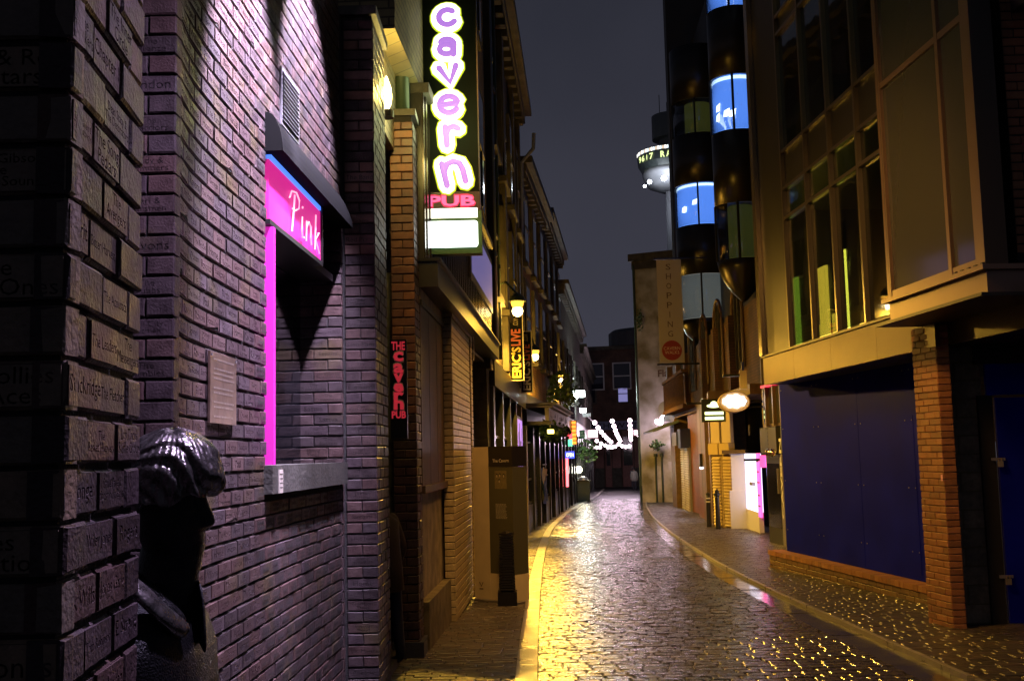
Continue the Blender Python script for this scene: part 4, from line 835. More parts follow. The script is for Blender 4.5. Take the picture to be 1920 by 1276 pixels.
# sodium street lamps on brackets
for i, (px, py, y, fr, lab, pw_) in enumerate(((970, 570, 20., F1, 'nearest orange street lamp, above the yellow banner sign', 800), (1003, 660, 30., F2, 'middle orange street lamp, over the shop canopy', 1000), (1050, 705, 42., F3, 'farthest orange street lamp, before the white floodlights', 900))):
    p = at(px, py, y); t = thing('street_lamp', lab, 'street lamp', p, 'orange wall-bracket street lamps'); u = (Vector((p.x, p.y, 0)) - fr.p).dot(fr.u); wpt_ = fr.pt(u, p.z + .35)
    b = MB(); b.tube([wpt_, (p.x * .5 + wpt_.x * .5, p.y, p.z + .42), (p.x, p.y, p.z + .18)], .025, 8); b.build('bracket_arm', m_iron, t)
    b = MB(); b.lathe((p.x, p.y, p.z), [(.05, .2), (.13, .14), (.16, .06), (.155, .05)], 16); b.build('lamp_hood', m_iron, t)
    b = MB(); b.lathe((p.x, p.y, p.z), [(.001, -.10), (.07, -.08), (.11, -.02), (.12, .045)], 16); b.build('lamp_glass', glow('sodium_glass', (1, .46, .05), 1.5), t, smooth=True); b = MB(); b.sphere((p.x, p.y, p.z - .13), .10, 10); b.build('bulb', glow('sodium_core', (1., .75, .35), 12), t)
    lamp_light('lamp_glow', (p.x, p.y, p.z - .30), SOD, pw_, t, .10, 165, (p.x, p.y, p.z - 3), .12); lamp_light('globe_glow', (p.x, p.y, p.z - .30), SOD, 190, t, .10)
def high_lamp(p, wall, lab, pw_, aim, cone):
    t = thing('street_lamp', lab, 'street lamp', p, 'orange wall-bracket street lamps'); b = MB(); b.tube([wall, (p.x * .6 + wall[0] * .4, p.y, p.z + .3), (p.x, p.y, p.z + .18)], .025, 8); b.build('bracket_arm', m_iron, t)
    b = MB(); b.lathe((p.x, p.y, p.z), [(.05, .2), (.13, .14), (.16, .06), (.155, .05)], 16); b.build('lamp_hood', m_iron, t)
    b = MB(); b.lathe((p.x, p.y, p.z), [(.001, -.10), (.07, -.08), (.11, -.02), (.12, .045)], 16); b.build('lamp_glass', glow('sodium_glass', (1, .46, .05), 1.5), t, smooth=True); lamp_light('lamp_glow', (p.x, p.y, p.z - .16), (1., .47, .10), pw_, t, .55, cone, aim, .8)
high_lamp(Vector((.15, 8.5, 6.3)), (-1.1, 8.5, 6.5), 'orange street lamp high on the pub frontage, just above the picture', 560, (2.8, 12.2, 1.2), 96)
high_lamp(Vector((3.3, 14.6, 8.6)), (3.9, 14.6, 8.8), 'orange street lamp high on the bronze building, just above the picture', 750, (-.6, 12.9, 1.1), 38)
# white-green floodlights and their post
pf = at(1079, 742, 55.); tf = thing('floodlight_pair', 'pair of dazzling white floodlights on a bracket down the left side', 'floodlight', pf)
for px, py in ((1074, 742), (1088, 738)):
    p = at(px, py, 55.); b = MB(); b.box(p.x - .22, p.x + .22, p.y - .05, p.y + .1, p.z - .16, p.z + .16); b.build('lamp_head', glow('flood_white', (.85, 1., .96), 16), tf)
b = MB(); b.tube([F4.pt(10, pf.z + .3), (pf.x, 55.1, pf.z + .3), (pf.x, 55.1, pf.z - .2)], .03, 6); b.build('bracket', m_blk, tf)
lamp_light('flood_glow', (pf.x + .2, 54.4, pf.z), (.85, 1, .97), 200, tf, .2)
p = at(1093, 769, 58.); tf2 = thing('floodlight', 'single smaller white floodlight below the bright pair', 'floodlight', p); b = MB(); b.box(p.x - .16, p.x + .16, 57.9, 58.05, p.z - .1, p.z + .1); b.build('lamp_head', glow('flood_white', (.85, 1., .96), 16), tf2)
b = MB(); b.box(p.x - .05, p.x + .4, 57.8, 57.88, p.z - .35, p.z - .16); b.build('shade', m_al, tf2); b = MB(); b.tube([(p.x, 58, p.z + .1), (p.x - .6, 58, p.z + .3)], .02, 6); b.build('bracket', m_blk, tf2)
# small lit shop signs hanging along the left
def hang(px0, px1, py0, py1, y, label, m, txt=None, tm=None, tilt=0., name='shop_sign', col=None):
    f = Fr((xat(px0, y), y), (xat(px1, y), y)); z0, z1 = at(px0, py1, y).z, at(px0, py0, y).z; t = thing(name, label, 'sign', f.pt(f.L / 2, z0)); f.part('panel', m, t, 0, f.L, z0, z1, -.06, 0)
    b = MB(); f.box(b, -.35, -.002, z1 - .12, z1 - .07, -.05, -.01); b.build('bracket', m_blk, t)
    if txt: lettering(txt, f, f.L / 2, (z0 + z1) / 2, .005, tm, t, tilt=tilt, **({'width': (z1 - z0) * .9, 'height': f.L * .7} if tilt else {'width': f.L * .82, 'height': (z1 - z0) * .55}))
    return t, f, z0, z1
t, f, z0, z1 = hang(1072, 1083, 788, 833, 50., 'tall orange-lit sign of stacked characters on the left side', mat('orange_case', (.10, .03, .01), .5))
for i in range(6): zz = z1 - (z1 - z0) * (i + .5) / 6; f.part('light_panel', glow('orange_panel', (1., .30, .04), 1.3), t, f.L * .14, f.L * .86, zz - .07, zz + .06, .001, .01)
t, f, z0, z1 = hang(1064, 1074, 811, 822, 47., 'small red neon cross-shaped pharmacy-like sign', glow('red_neon', (1., .05, .10), 1.6)); t['label'] = 'small glowing red sign above the green figure sign on the left'
hang(1066, 1074, 823, 836, 46.9, 'small glowing green figure sign under the red one', glow('green_neon', (.1, .8, .45), 1.0))
hang(1060, 1077, 846, 859, 43., 'blue illuminated OPEN sign over the left pavement', glow('blue_sign', (.03, .06, .9), 1.3), 'OPEN', glow('pale_blue', (.6, .7, 1), 2.))
hang(1060, 1080, 762, 786, 52., 'dark purple two-line pub sign below the floodlights', mat('purple_board', (.06, .04, .09), .5), '- -- -\n--- --', mat('dim_print', (.3, .26, .4), .6))
hang(1084, 1098, 806, 822, 60., 'dark green pub sign reading THE GRAPES', mat('green_board', (.02, .09, .03), .5), 'THE\nGRAPES', mat('sign_cream', (.7, .75, .5), .5))
t = thing('neon_tube', 'vertical red neon tube beside a dark doorway on the left', 'neon light', at(1065, 915, 44)); b = MB(); p0, p1 = at(1064, 912, 43.6), at(1063, 858, 43.6); b.tube([p0, p1], .05, 8); b.build('tube', glow('red_tube', (1., .12, .14), 2.5), t); b = MB(); b.tube([p0 + Vector((-.09, .05, 0)), p1 + Vector((-.09, .05, 0))], .03, 6); b.build('backing', m_blk, t)
p = at(1085, 880, 57.); t = thing('globe_lamp', 'bright round globe lamp low on the left near the litter bin', 'lamp', p); b = MB(); b.sphere(p, .18, 14); b.build('globe', glow('globe_warm', (1., .95, .62), 9), t, smooth=True); b = MB(); b.tube([(p.x, p.y, p.z - .18), (p.x, p.y, p.z - .45), (p.x - .6, p.y, p.z - .5)], .03, 6); b.build('bracket', m_blk, t); lamp_light('globe_glow', (p.x + .3, p.y - .3, p.z), (1, .95, .75), 60, t, .2)
# litter bin, banner, boards
p = gnd(1095, 940); t = thing('litter_bin', 'square dark litter bin at the end of the left pavement', 'bin', p); b = MB(); b.box(p.x - .32, p.x + .32, p.y, p.y + .6, p.z, p.z + 1.0); b.build('body', mat('bin_green', (.03, .045, .04), .4), t); b = MB(); b.box(p.x - .35, p.x + .35, p.y - .03, p.y + .63, p.z + 1.002, p.z + 1.08); b.build('rim', m_blk, t); b = MB(); b.lathe((p.x, p.y + .3, p.z + 1.082), [(.24, 0), (.22, .1), (.15, .16), (.001, .17)], 14); b.build('lid', m_al, t)
uF, zF_ = F2.uz(1013, 930, .12); t = thing('banner', 'crumpled blue and white banner hung on a doorway on the left', 'banner', F2.pt(F2.L * .72, .2, .1)); b = MB(); rr = random.Random(4); V = []
for i in range(9):
    for j in range(7): V.append(F2.pt(F2.L * .56 + i * .16, .15 + j * .17 + .05 * math.sin(i * 1.3), .10 + .05 * math.sin(i * 1.9 + j * .8)))
b.add(V, [(i * 7 + j, i * 7 + 7 + j, i * 7 + 8 + j, i * 7 + j + 1) for i in range(8) for j in range(6)]); b.f = b.f; b.m = [1 if (k // 6) % 3 == 1 else 0 for k in range(len(b.f))]; b.build('cloth', [mat('banner_blue', (.10, .18, .60), .6), mat('banner_white', (.7, .7, .8), .6)], t)
F2.part('pole', m_blk, t, F2.L * .56 - .05, F2.L * .56 + 1.4, 1.26, 1.30, .08, .12)

# ================================================================== the far end of the street
FE2 = Fr((5.2, 101), (16.2, 99)); pe = thing('corner_building', 'brown brick building closing the far end of the street', 'building', FE2.pt(FE2.L / 2, g(100)))
m_eb = brickmat('end_brick', (.13, .065, .04), (.10, .05, .035), (.05, .035, .03), .25, .08); ze = at(1150, 655, 100).z
FE2.part('wall', m_eb, pe, 0, FE2.L, g(100) - .3, ze, -8, 0); FE2.part('parapet', m_sand, pe, -.15, FE2.L + .15, ze + .002, ze + .35, -8, .2)
b = MB(); c = FE2.pt(FE2.L * .62, ze + .36, -2.6); b.lathe(c, [(3.4, 0), (3.4, 1.3), (3.0, 1.6), (.01, 2.0)], 20); b.build('roof_drum', mat('slate', (.05, .05, .055), .5), pe)
for a_ in (.14, .36, .60): 
    for z_, h_ in ((7.3, 2.2),):
        w_ = FE2.part('window', mat('white_frame', (.5, .5, .5), .5), pe, FE2.L * a_, FE2.L * a_ + 1.7, z_, z_ + 2.5, .001, .06); FE2.part('pane', m_npane, w_, FE2.L * a_ + .12, FE2.L * a_ + 1.58, z_ + .12, z_ + 2.38, .0605, .07); FE2.part('sash_bar', MATS['white_frame'], w_, FE2.L * a_ + .12, FE2.L * a_ + 1.58, z_ + 1.2, z_ + 1.3, .071, .1)
u0_, z0_ = FE2.uz(1160, 753); u1_, z1_ = FE2.uz(1176, 724)
w_ = FE2.part('window', m_sand, pe, u0_ - .15, u1_ + .15, z0_ - .15, z1_ + .2, .001, .05); FE2.part('pane', glow('mauve_pane', (.20, .19, .42), .55), w_, u0_, u1_, z0_, z1_, .0505, .06); FE2.part('sash_bar', m_stone, w_, u0_, u1_, (z0_ + z1_) / 2, (z0_ + z1_) / 2 + .08, .061, .08)
w2 = FE2.part('window', m_sand, pe, u0_ - 3.2, u0_ - 2.0, z0_ - .15, z1_ + .2, .001, .05); FE2.part('pane', m_npane, w2, u0_ - 3.05, u0_ - 2.15, z0_, z1_, .0505, .06)
z0_, z1_ = FE2.uz(1120, 806)[1], FE2.uz(1120, 790)[1]
FE2.part('name_fascia', mat('fascia_blue', (.16, .18, .34), .5), pe, .2, FE2.L - .3, z0_, z1_, .001, .2)
lettering('MATHEW STREET', FE2, FE2.L * .42, (z0_ + z1_) / 2, .205, mat('fascia_ink', (.02, .02, .05), .6), pe, width=FE2.L * .62, height=(z1_ - z0_) * .62, bold=.02)
m_red2 = mat('red_terracotta', (.22, .07, .05), .5, noise=.3, bump=.3)
for a_ in (.02, .20, .34, .52, .70, .86):
    FE2.part('shop_pier', m_red2, pe, FE2.L * a_, FE2.L * a_ + .75, g(100) - .2, z0_ - .01, .001, .22); FE2.part('pier_base', m_sand, pe, FE2.L * a_ - .06, FE2.L * a_ + .81, g(100) - .2, .2, .221, .32)
for a_, e_ in ((.10, .19), (.28, .33), (.42, .51), (.78, .85)): w_ = FE2.part('window', m_red2, pe, FE2.L * a_, FE2.L * e_, g(100), z0_ - .1, .001, .05); FE2.part('pane', m_npane, w_, FE2.L * a_ + .1, FE2.L * e_ - .1, .4, z0_ - .6, .0505, .07)
dd = FE2.part('door', m_blk, pe, FE2.L * .60, FE2.L * .69, g(100), 2.2, .001, .08)
FE2.part('door_sign', glow('teal_sign', (.10, .32, .40), .7), pe, FE2.L * .585, FE2.L * .695, 1.7, 2.35, .081, .14)
b = MB(); rr = random.Random(9)
for i in range(16): a_ = FE2.L * .60 + rr.uniform(.02, .75); z = rr.uniform(-.9, .9); FE2.box(b, a_, a_ + rr.uniform(.08, .3), z, z + rr.uniform(.1, .5), .082 + i * .002, .083 + i * .002, i % 3)
b.build('graffiti', [mat('paint_red', (.5, .05, .10), .5), mat('paint_mauve', (.4, .35, .6), .5), mat('paint_teal', (.1, .35, .4), .5)], pe)
FE3 = Fr((-14, 104), (5.0, 101.3)); tE = thing('far_terrace', 'dark terrace glimpsed behind the left shops at the street end', 'building', FE3.pt(9, g(100))); FE3.part('wall', m_dbrick, tE, 0, FE3.L, -2, 8, -6, 0); FE3.part('parapet', m_sand, tE, 0, FE3.L, 8.002, 8.3, -6, .2)
FE4 = Fr((16.6, 99), (40, 97)); tE = thing('far_terrace', 'dark brick terrace glimpsed behind the white building at the street end', 'building', FE4.pt(9, g(100))); FE4.part('wall', m_dbrick, tE, 0, FE4.L, -2, 9, -6, 0); FE4.part('parapet', m_sand, tE, 0, FE4.L, 9.002, 9.3, -6, .2)
b = MB(); c = at(1197, 650, 104); b.lathe((c.x, c.y, c.z - 1.5), [(.5, 0), (.45, 1.5), (.3, 1.8), (.35, 2.4), (.12, 2.7), (.1, 3.6), (.01, 3.9)], 10); tag(b.build('chimney_finial', m_sand), 'small dark finial on the skyline beside the white building', 'chimney')
# lit canopies at the end corner
for px0, px1, py0, py1, y, lab in ((1100, 1122, 806, 820, 76., 'white lit box sign left of the festoon strands'), (1190, 1206, 806, 815, 76., 'pink-white lit box sign right of the festoon strands')):
    f = Fr((xat(px0, y), y), (xat(px1, y), y)); z0, z1 = at(px0, py1, y).z, at(px0, py0, y).z; t = thing('box_sign', lab, 'sign', f.pt(0, z0)); f.part('panel', glow('pinkish_panel', (1., .72, .80), 1.3), t, 0, f.L, z0, z1, -.1, 0); b = MB(); f.box(b, -.06, f.L + .06, z0 - .06, z0 - .002, -.12, .03); f.box(b, -.06, f.L + .06, z1 + .002, z1 + .06, -.12, .03); b.build('frame', m_red2, t); f.part('hanger', m_blk, t, f.L * .4, f.L * .45, z1 + .06, z1 + .9, -.06, -.02)
# festoon strands
m_fb = glow('festoon_bulb', (1., .74, .86), 7)
BULB = MB(); BULB.sphere((0, 0, 0), .13, 8); BM_ = BULB.mesh('bulb'); BM_.materials.append(m_fb)
FEST = [((1115, 792), (1146, 828), 64., 82., 7, 'festoon strand of white bulbs, leftmost of the four long rows'), ((1148, 789), (1163, 826), 64., 82., 7, 'festoon strand of white bulbs, second long row from the left'), ((1181, 788), (1183, 824), 64., 82., 7, 'festoon strand of white bulbs, third long row from the left'), ((1211, 782), (1197, 815), 60., 80., 7, 'festoon strand of white bulbs, long row nearest the white building'),
        ((1098, 832), (1125, 838), 80., 84., 5, 'low festoon strand at the left end of the far row'), ((1119, 826), (1150, 837), 82., 86., 5, 'low festoon strand next to the left end of the far row'), ((1140, 838), (1160, 832), 84., 86., 4, 'low festoon strand in the middle of the far row'), ((1160, 832), (1180, 836), 86., 84., 4, 'low festoon strand at the right end of the far row'), ((1233, 790), (1243, 783), 51., 50., 3, 'short festoon cluster on the white wall')]
for a_, e_, ya, ye, n, lab in FEST:
    P, Q = at(*a_, ya), at(*e_, ye); t = thing('festoon_strand', lab, 'string lights', (P + Q) / 2, 'festoon lights across the street'); pts = []
    for i in range(n): f = i / (n - 1); p = P.lerp(Q, f) - Vector((0, 0, .12 * math.sin(math.pi * f))); pts.append(p)
    b = MB(); b.tube([p + Vector((0, 0, .08)) for p in pts], .012, 4); b.build('cable', m_blk, t)
    for p in pts: o = bpy.data.objects.new('bulb', BM_); COL.objects.link(o); attach(o, t); o.location = p
    if n in (7, 3): m_ = P.lerp(Q, .4); lamp_light('strand_glow', (m_.x, m_.y, m_.z - .4), (1., .74, .95), 110 if n == 7 else 60, t, .3)
b = MB(); P, Q = at(1090, 770, 58.), at(1112, 790, 64.); b.tube([P, Q], .02, 5); tag(b.build('support_wire', m_al), 'thin wire carrying the festoon strands from the floodlight', 'wire')
# ================================================================== right: the building with the blue hoarding
def Xr(d, o=0.): return 4.13 - .0585 * (d - 10.9) + o
R1 = Fr((Xr(17.0), 17.0), (Xr(8.3), 8.3)); zb0 = R1.uz(1432, 722)[1]; zb1 = R1.uz(1430, 668)[1]
m_bronze = mat('bronze_cladding', (.13, .082, .042), .45, .3, noise=.2, nscale=2, bump=.06, bscale=12); m_bdark = mat('dark_cladding', (.060, .055, .045), .4, .4, bump=.05)
RB = thing('glass_building', 'bronze-clad building with glazed upper floors above the blue hoarding', 'building', R1.pt(4, g(13)))
ul = R1.uz(1432, 700)[0]; ur_ = R1.uz(1712, 620)[0]
# soffit beam in panels
n = 4; e = np.linspace(ul, ur_ + .5, n + 1)
for i in range(n): R1.part('beam_panel', m_bronze, RB, e[i], e[i + 1] - .006, zb0, zb1 - .03, -.05, .0)
R1.part('beam_core', m_bdark, RB, ul + .02, R1.L, zb0 + .01, 12, -.16, -.055); R1.part('sill_trim', m_bdark, RB, ul, ur_ + .5, zb1 - .028, zb1, -.054, .03)
# interior behind the glazing, its wall given a faint glow for room light
R1.part('inner_wall', mat('dim_interior', (.06, .055, .02), .8, emit=(.05, .055, .010), es=.5), RB, ul, R1.L, zb1, 12, -3.2, -3.0); R1.part('floor_slab', m_bdark, RB, ul, R1.L, 5.25, 5.85, -3.0, -.17)
R1.part('ground_ceiling', m_bdark, RB, ul - .3, R1.L, zb0 + .02, zb1 - .05, -3.0, -.17)
# corner post and opaque first panel
uc = R1.uz(1450, 600)[0]; R1.part('corner_post', mat('bright_post', (.42, .36, .27), .22, .8), RB, ul - .02, ul + .14, zb1, 12, -.05, .05)
R1.part('spandrel', m_bdark, RB, ul + .15, R1.uz(1480, 600)[0], zb1 + .002, 12, -.053, -.02)
MUL = [R1.uz(p, 600)[0] for p in (1482, 1527, 1574, 1628, 1690)]; MUL = MUL + [MUL[-1] + (MUL[-1] - MUL[-2]) * k for k in (1, 2)]; ROWS = [zb1, R1.uz(1467, 414)[1], R1.uz(1465, 359)[1], R1.uz(1461, 291)[1], R1.uz(1448, 77)[1], R1.uz(1446, 45)[1], 10.4]
m_mul = mat('mullion', (.20, .17, .12), .3, .6); m_gl = glass('office_glass', (.75, .85, .7), .7)
cut = []
for u in MUL: cut.append(R1.part('mullion', m_mul, RB, u - .025, u + .025, zb1 + .003, 11.5, -.052, .035))
for z in ROWS[1:]: cut.append(R1.part('transom', m_mul, RB, MUL[0] + .026, MUL[-1], z - .022, z + .022, -.050, .028))
for i in range(len(MUL) - 1):
    for j in range(len(ROWS) - 1):
        sp = j == 2 or j == 4; R1.part('spandrel_panel' if sp else 'pane', m_bdark if sp else m_gl, RB, MUL[i] + .03, MUL[i + 1] - .03, ROWS[j] + .026, ROWS[j + 1] - .026, -.03, -.018)
# open the core behind glass: cut core into a frame (dark bands only)
bpy.data.objects.remove([o for o in RB.children if o.name.startswith('beam_core')][0])
for j in (2, 4): R1.part('beam_core', m_bdark, RB, MUL[0], R1.L, ROWS[j], ROWS[j + 1], -.16, -.055)
# curtains and a strip inside, room light put into them as glow
for px, m_, dn, w_ in ((1492, mat('green_curtain', (.10, .16, .03), .6, emit=(.16, .22, .02), es=1.6), -1.2, .45), (1548, mat('gold_curtain', (.3, .2, .04), .6, emit=(.55, .34, .04), es=2.2), -1.3, .35), (1590, mat('gold_strip', (.4, .3, .05), .5, emit=(.75, .6, .08), es=3.2), -1.1, .05)):
    u, z = R1.uz(px, 600, dn); p = R1.part('curtain', m_, RB, u - w_ / 2, u + w_ / 2, zb1, 4.5, dn - .02, dn); 
    if w_ > .1:
        for k in range(5): R1.part('curtain_fold', m_, p, u - w_ / 2 + k * w_ / 5, u - w_ / 2 + (k + .5) * w_ / 5, zb1, 4.5, dn + .001, dn + .03)
for px, h_ in ((1536, .7), (1556, .45), (1566, .8), (1604, .35), (1618, .5)): u, z = R1.uz(px, 640, -1.6); R1.part('added_glow_block', mat('gold_pane_glow', (.3, .22, .05), .5, emit=(.8, .5, .06), es=1.2), RB, u - .09, u + .09, zb1, zb1 + h_, -1.65, -1.6)  # added glowing blocks that give the lower panes their gold light
# ---- projecting bay
RBy = Fr((Xr(10.85, -.36), 10.85), (Xr(8.85, -.36), 8.85)); zy0 = RBy.uz(1698, 549)[1]; Lb = RBy.L
by = thing('bay_window', 'projecting bronze-framed bay window at the top right', 'bay window', RBy.pt(Lb / 2, zy0))
zyt = 7.6; um_ = RBy.uz(1768, 300)[0]; zt1 = RBy.uz(1683, 132)[1]; m_bf = mat('bay_frame', (.26, .18, .13), .36, .5, bump=.04)
for a_, e_ in ((0, .09), (um_ - .03, um_ + .03), (Lb - .16, Lb)): RBy.part('post', m_bf, by, a_, e_, zy0, zyt, -.06, .0)
for z0_, z1_ in ((zy0, zy0 + .07), (zt1 - .03, zt1 + .03), (zyt - .1, zyt)):
    for a_, e_ in ((.091, um_ - .031), (um_ + .031, Lb - .161)): RBy.part('rail', m_bf, by, a_, e_, z0_, z1_, -.05, -.006)
m_gl2 = mat('bay_glass', (.065, .067, .060), .10, spec=.7, bump=.06, bscale=3)
for a_, e_ in ((.09, um_ - .03), (um_ + .03, Lb - .16)):
    for z0_, z1_ in ((zy0 + .07, zt1 - .03), (zt1 + .03, zyt - .1)): RBy.part('pane', m_gl2, by, a_ + .001, e_ - .001, z0_ + .001, z1_ - .001, -.045, -.033)
FBf = Fr(RBy.pt(Lb, 0), RBy.pt(Lb, 0) + Vector((.5, 0, 0))); FBf.part('end_panel', m_bdark, by, 0.003, .19, zy0, zyt, -.05, 0); FBk = Fr(RBy.pt(0, 0) + Vector((.5, 0, 0)), RBy.pt(0, 0)); FBk.part('end_panel', m_bdark, by, .1, .497, zy0, zyt, -.06, -.003)
zs0 = zy0 - .27; b = MB(); P = [RBy.pt(-.06, 0, .05), RBy.pt(Lb + .05, 0, .05), RBy.pt(Lb + .05, 0, -.7), RBy.pt(-.06, 0, -.7)]
for ins, za_, zb__ in ((0, zy0 - .045, zy0 - .002), (.06, zs0 + .03, zy0 - .047)):
    Q = [RBy.pt(-.06 + ins, 0, .05 - ins), RBy.pt(Lb + .05 - ins, 0, .05 - ins), RBy.pt(Lb + .05 - ins, 0, -1.2), RBy.pt(-.06 + ins, 0, -1.2)]; b.hexa([(*q.xy, za_) for q in Q] + [(*q.xy, zb__) for q in Q])
b.build('base_slab', m_bf, by); b = MB(); Q = [RBy.pt(-.12, 0, .10), RBy.pt(Lb + .1, 0, .10), RBy.pt(Lb + .1, 0, -1.4), RBy.pt(-.12, 0, -1.4)]; b.hexa([(*q.xy, zs0) for q in Q] + [(*q.xy, zs0 + .028) for q in Q]); b.build('drip_plate', m_bdark, by)
for k in range(5): b = MB(); RBy.box(b, um_ + .1 + k * .12, um_ + .14 + k * .12, zy0 - .001, zy0 + .02, .0, .02); b.build('drain_slot', m_blk, by)
FUB = Fr((xat(1888, 8.95, 200), 8.95), (xat(1888, 8.95, 200) + 2.5, 8.9))
ub = thing('brick_wall', 'orange brick wall at the top right corner beside the bay window', 'wall', FUB.pt(.3, 2.8)); FUB.part('mortar', m_mort, ub, 0, FUB.L, 2.85, 7.0, -.3, -.008); m_orb = varmat('orange_facing_brick', [(.30, .13, .06), (.26, .11, .05), (.33, .15, .07), (.22, .10, .05)], .6, False, .4, 90., .4, .1, .25)
z = 3.2; k = 0
while z < 6.4:
    u = 0. if k % 2 else -.11
    while u < .55:
        a_ = max(u, .003); put_brick(FUB, (a_ + u + .205) / 2, z, u + .205 - a_, .066, 0, ub, [m_orb, m_dirt]) if u + .205 - a_ > .04 else None; u += .215
    z += .077; k += 1
# ---- brick pillar under the bay
Pa, Pb = gnd(1741, 1168), gnd(1788, 1180); RP_ = Fr((Pa.x, Pa.y), (Pb.x, Pb.y)); RPf = Fr((Pb.x, Pb.y), (Pb.x + .13, Pb.y - .01)); zpt = zs0 - .01
pr = thing('brick_pillar', 'orange-lit brick pillar at the right under the bay window', 'pillar', (Pa.x, Pa.y, Pa.z))
b = MB(); Q = [RP_.pt(.01, 0, -.01), RP_.pt(RP_.L - .01, 0, -.01), RPf.pt(.12, 0, -.01), RP_.pt(.01, 0, -.13)]; b.hexa([(*q.xy, g(11) - .1) for q in Q] + [(*q.xy, zpt) for q in Q]); b.build('mortar', mat('pale_mortar', (.30, .2, .13), .8), pr)
hB = .0655; z = g(10.9) - .01 + hB / 2; k = 0
while z < zpt - .02:
    L_ = RP_.L
    for a_, e_ in (((0, .36), (.36, .78), (.78, 1.)) if k % 2 else ((0, .16), (.16, .55), (.55, 1.))): put_brick(RP_, (a_ + e_) / 2 * L_, z, (e_ - a_) * L_ - .006, hB - .008, 0, pr, [m_orb, m_dirt], dep=.05)
    put_brick(RPf, .065, z, .124, hB - .008, 0, pr, [m_orb, m_dirt], dep=.05); z += hB; k += 1
RP_.part('sticker', mat('pink_sticker', (.8, .4, .5), .5), pr, RP_.L * .9, RP_.L * .97, 1.25, 1.31, .004, .006)
# ---- grey block wall and blue door at the right edge
yK = 10.95; FK = Fr((xat(1795, yK, 1100), yK), (xat(1866, yK, 1100), yK)); pk = thing('block_wall', 'narrow wall of rough grey blocks between the brick pillar and the blue door', 'wall', FK.pt(.2, g(11)))
FK.part('mortar', mat('block_mortar', (.18, .16, .09), .9, bump=.5), pk, -.02, FK.L - .01, g(11) - .1, 2.85, -.2, -.012); m_blok = varmat('grey_block', [(.22, .20, .15), (.18, .17, .13), (.26, .23, .17)], .75, False, 1., 45., .3, .1, .4); z = g(11) + .02; k = 0
while z < 2.8:
    for a_, e_ in (((.0, .28), (.28, 1.)) if k % 2 else ((.0, 1.),)): put_brick(FK, (a_ + e_) / 2 * FK.L, z + .09, (e_ - a_) * FK.L - .014, .168, 0, pk, [m_blok, m_dirt], dep=.08)
    z += .183; k += 1
b = MB(); b.tube([FK.pt(.0, g(11), .03), FK.pt(-.012, .4, .035), FK.pt(.012, .9, .03), FK.pt(-.008, 1.5, .035), FK.pt(.006, 2.1, .03), FK.pt(-.004, 2.8, .03)], .018, 6); b.build('black_cable', m_blk, pk)
yd = 10.9; FDr = Fr((xat(1868, yd, 1000), yd), (xat(1868, yd, 1000) + 1.6, yd - .06)); pdd = thing('steel_door', 'blue padlocked steel door at the right edge of the picture', 'door', FDr.pt(.3, g(11)))
m_blue = mat('hoarding_blue', (.006, .011, .44), .55, noise=.3, nscale=1.3, bump=.10, bscale=25, rnoise=.06, spec=.02); zd_ = FDr.uz(1880, 745)[1]
FDr.part('frame', m_blue, pdd, .0, 1.6, zd_ + .03, zd_ + .34, -.05, -.01); FDr.part('jamb', m_blkm, pdd, -.09, .05, g(11), zd_ + .028, -.05, .0); FDr.part('leaf', m_blue, pdd, .075, 1.6, g(11) + .02, zd_, -.05, .0); FDr.part('header', m_blkm, pdd, -.1, 1.6, zd_ + .341, 2.85, -.06, .0)
for py_ in (860, 1080):
    z = FDr.uz(1885, py_)[1]; FDr.part('hasp', m_al, pdd, .0, .13, z - .014, z + .014, .001, .02); b = MB(); FDr.box(b, .05, .10, z - .075, z - .018, .021, .045); b.tube([FDr.pt(.06, z - .02, .03), FDr.pt(.06, z + .01, .03), FDr.pt(.09, z + .01, .03), FDr.pt(.09, z - .02, .03)], .006, 5); b.build('padlock', mat('brass', (.6, .5, .3), .3, .8), pdd)
# ---- blue hoarding in its recess
RH = Fr((4.16, 17.25), (4.84, 11.7)); ph_ = thing('hoarding', 'large plain blue hoarding filling the shopfront under the bronze beam', 'hoarding', RH.pt(2, g(15)))
zl = RH.uz(1600, 1068, 0)[1]; zl0 = .02; e = np.linspace(0, RH.L, 5)
for i in range(4): RH.part('blue_panel', m_blue, ph_, e[i], e[i + 1] - .004, zl0, 3.0, -.06, -.04 + .002 * (i % 2))
b = MB(); u, z = RH.uz(1708, 775, -.03); RH.box(b, u, u + .02, .1, z, -.0395, -.034); RH.box(b, u + .02, u + .6, z - .02, z, -.0395, -.034); b.build('access_door_edge', m_blue, ph_)
for i in range(4):
    for z in (.35, 1.1, 1.9, 2.5):
        for q_ in (.06, .94): u = e[i] + (e[i + 1] - e[i]) * q_; RH.part('fixing', m_al, ph_, u - .008, u + .008, z - .008, z + .008, -.0375, -.033)
pl = thing('low_brick_wall', 'low brick plinth wall at the foot of the blue hoarding', 'wall', RH.pt(2, g(15))); m_lowb = varmat('brown_plinth_brick', [(.15, .085, .045), (.12, .07, .04), (.17, .10, .05)], .6, False, .5, 90., .4, .1, .3)
RL = Fr(RH.pt(-.25, 0, .16), RH.pt(RH.L, 0, .16)); RL.part('mortar', m_mort, pl, 0, RL.L, -.45, zl0 - .075, -.2, -.01)
for k in range(4):
    u = 0. if k % 2 else -.11
    while u < RL.L: a_ = max(u, .002); put_brick(RL, (a_ + u + .207) / 2, zl0 - .11 - k * .075, u + .207 - a_, .066, 0, pl, [m_lowb, m_dirt], dep=.09); u += .215
u = 0
while u < RL.L: RL.part('coping_brick', m_orb, pl, u, u + .104, zl0 - .072, zl0 - .002, -.22, .012 + random.uniform(0, .006)); u += .110

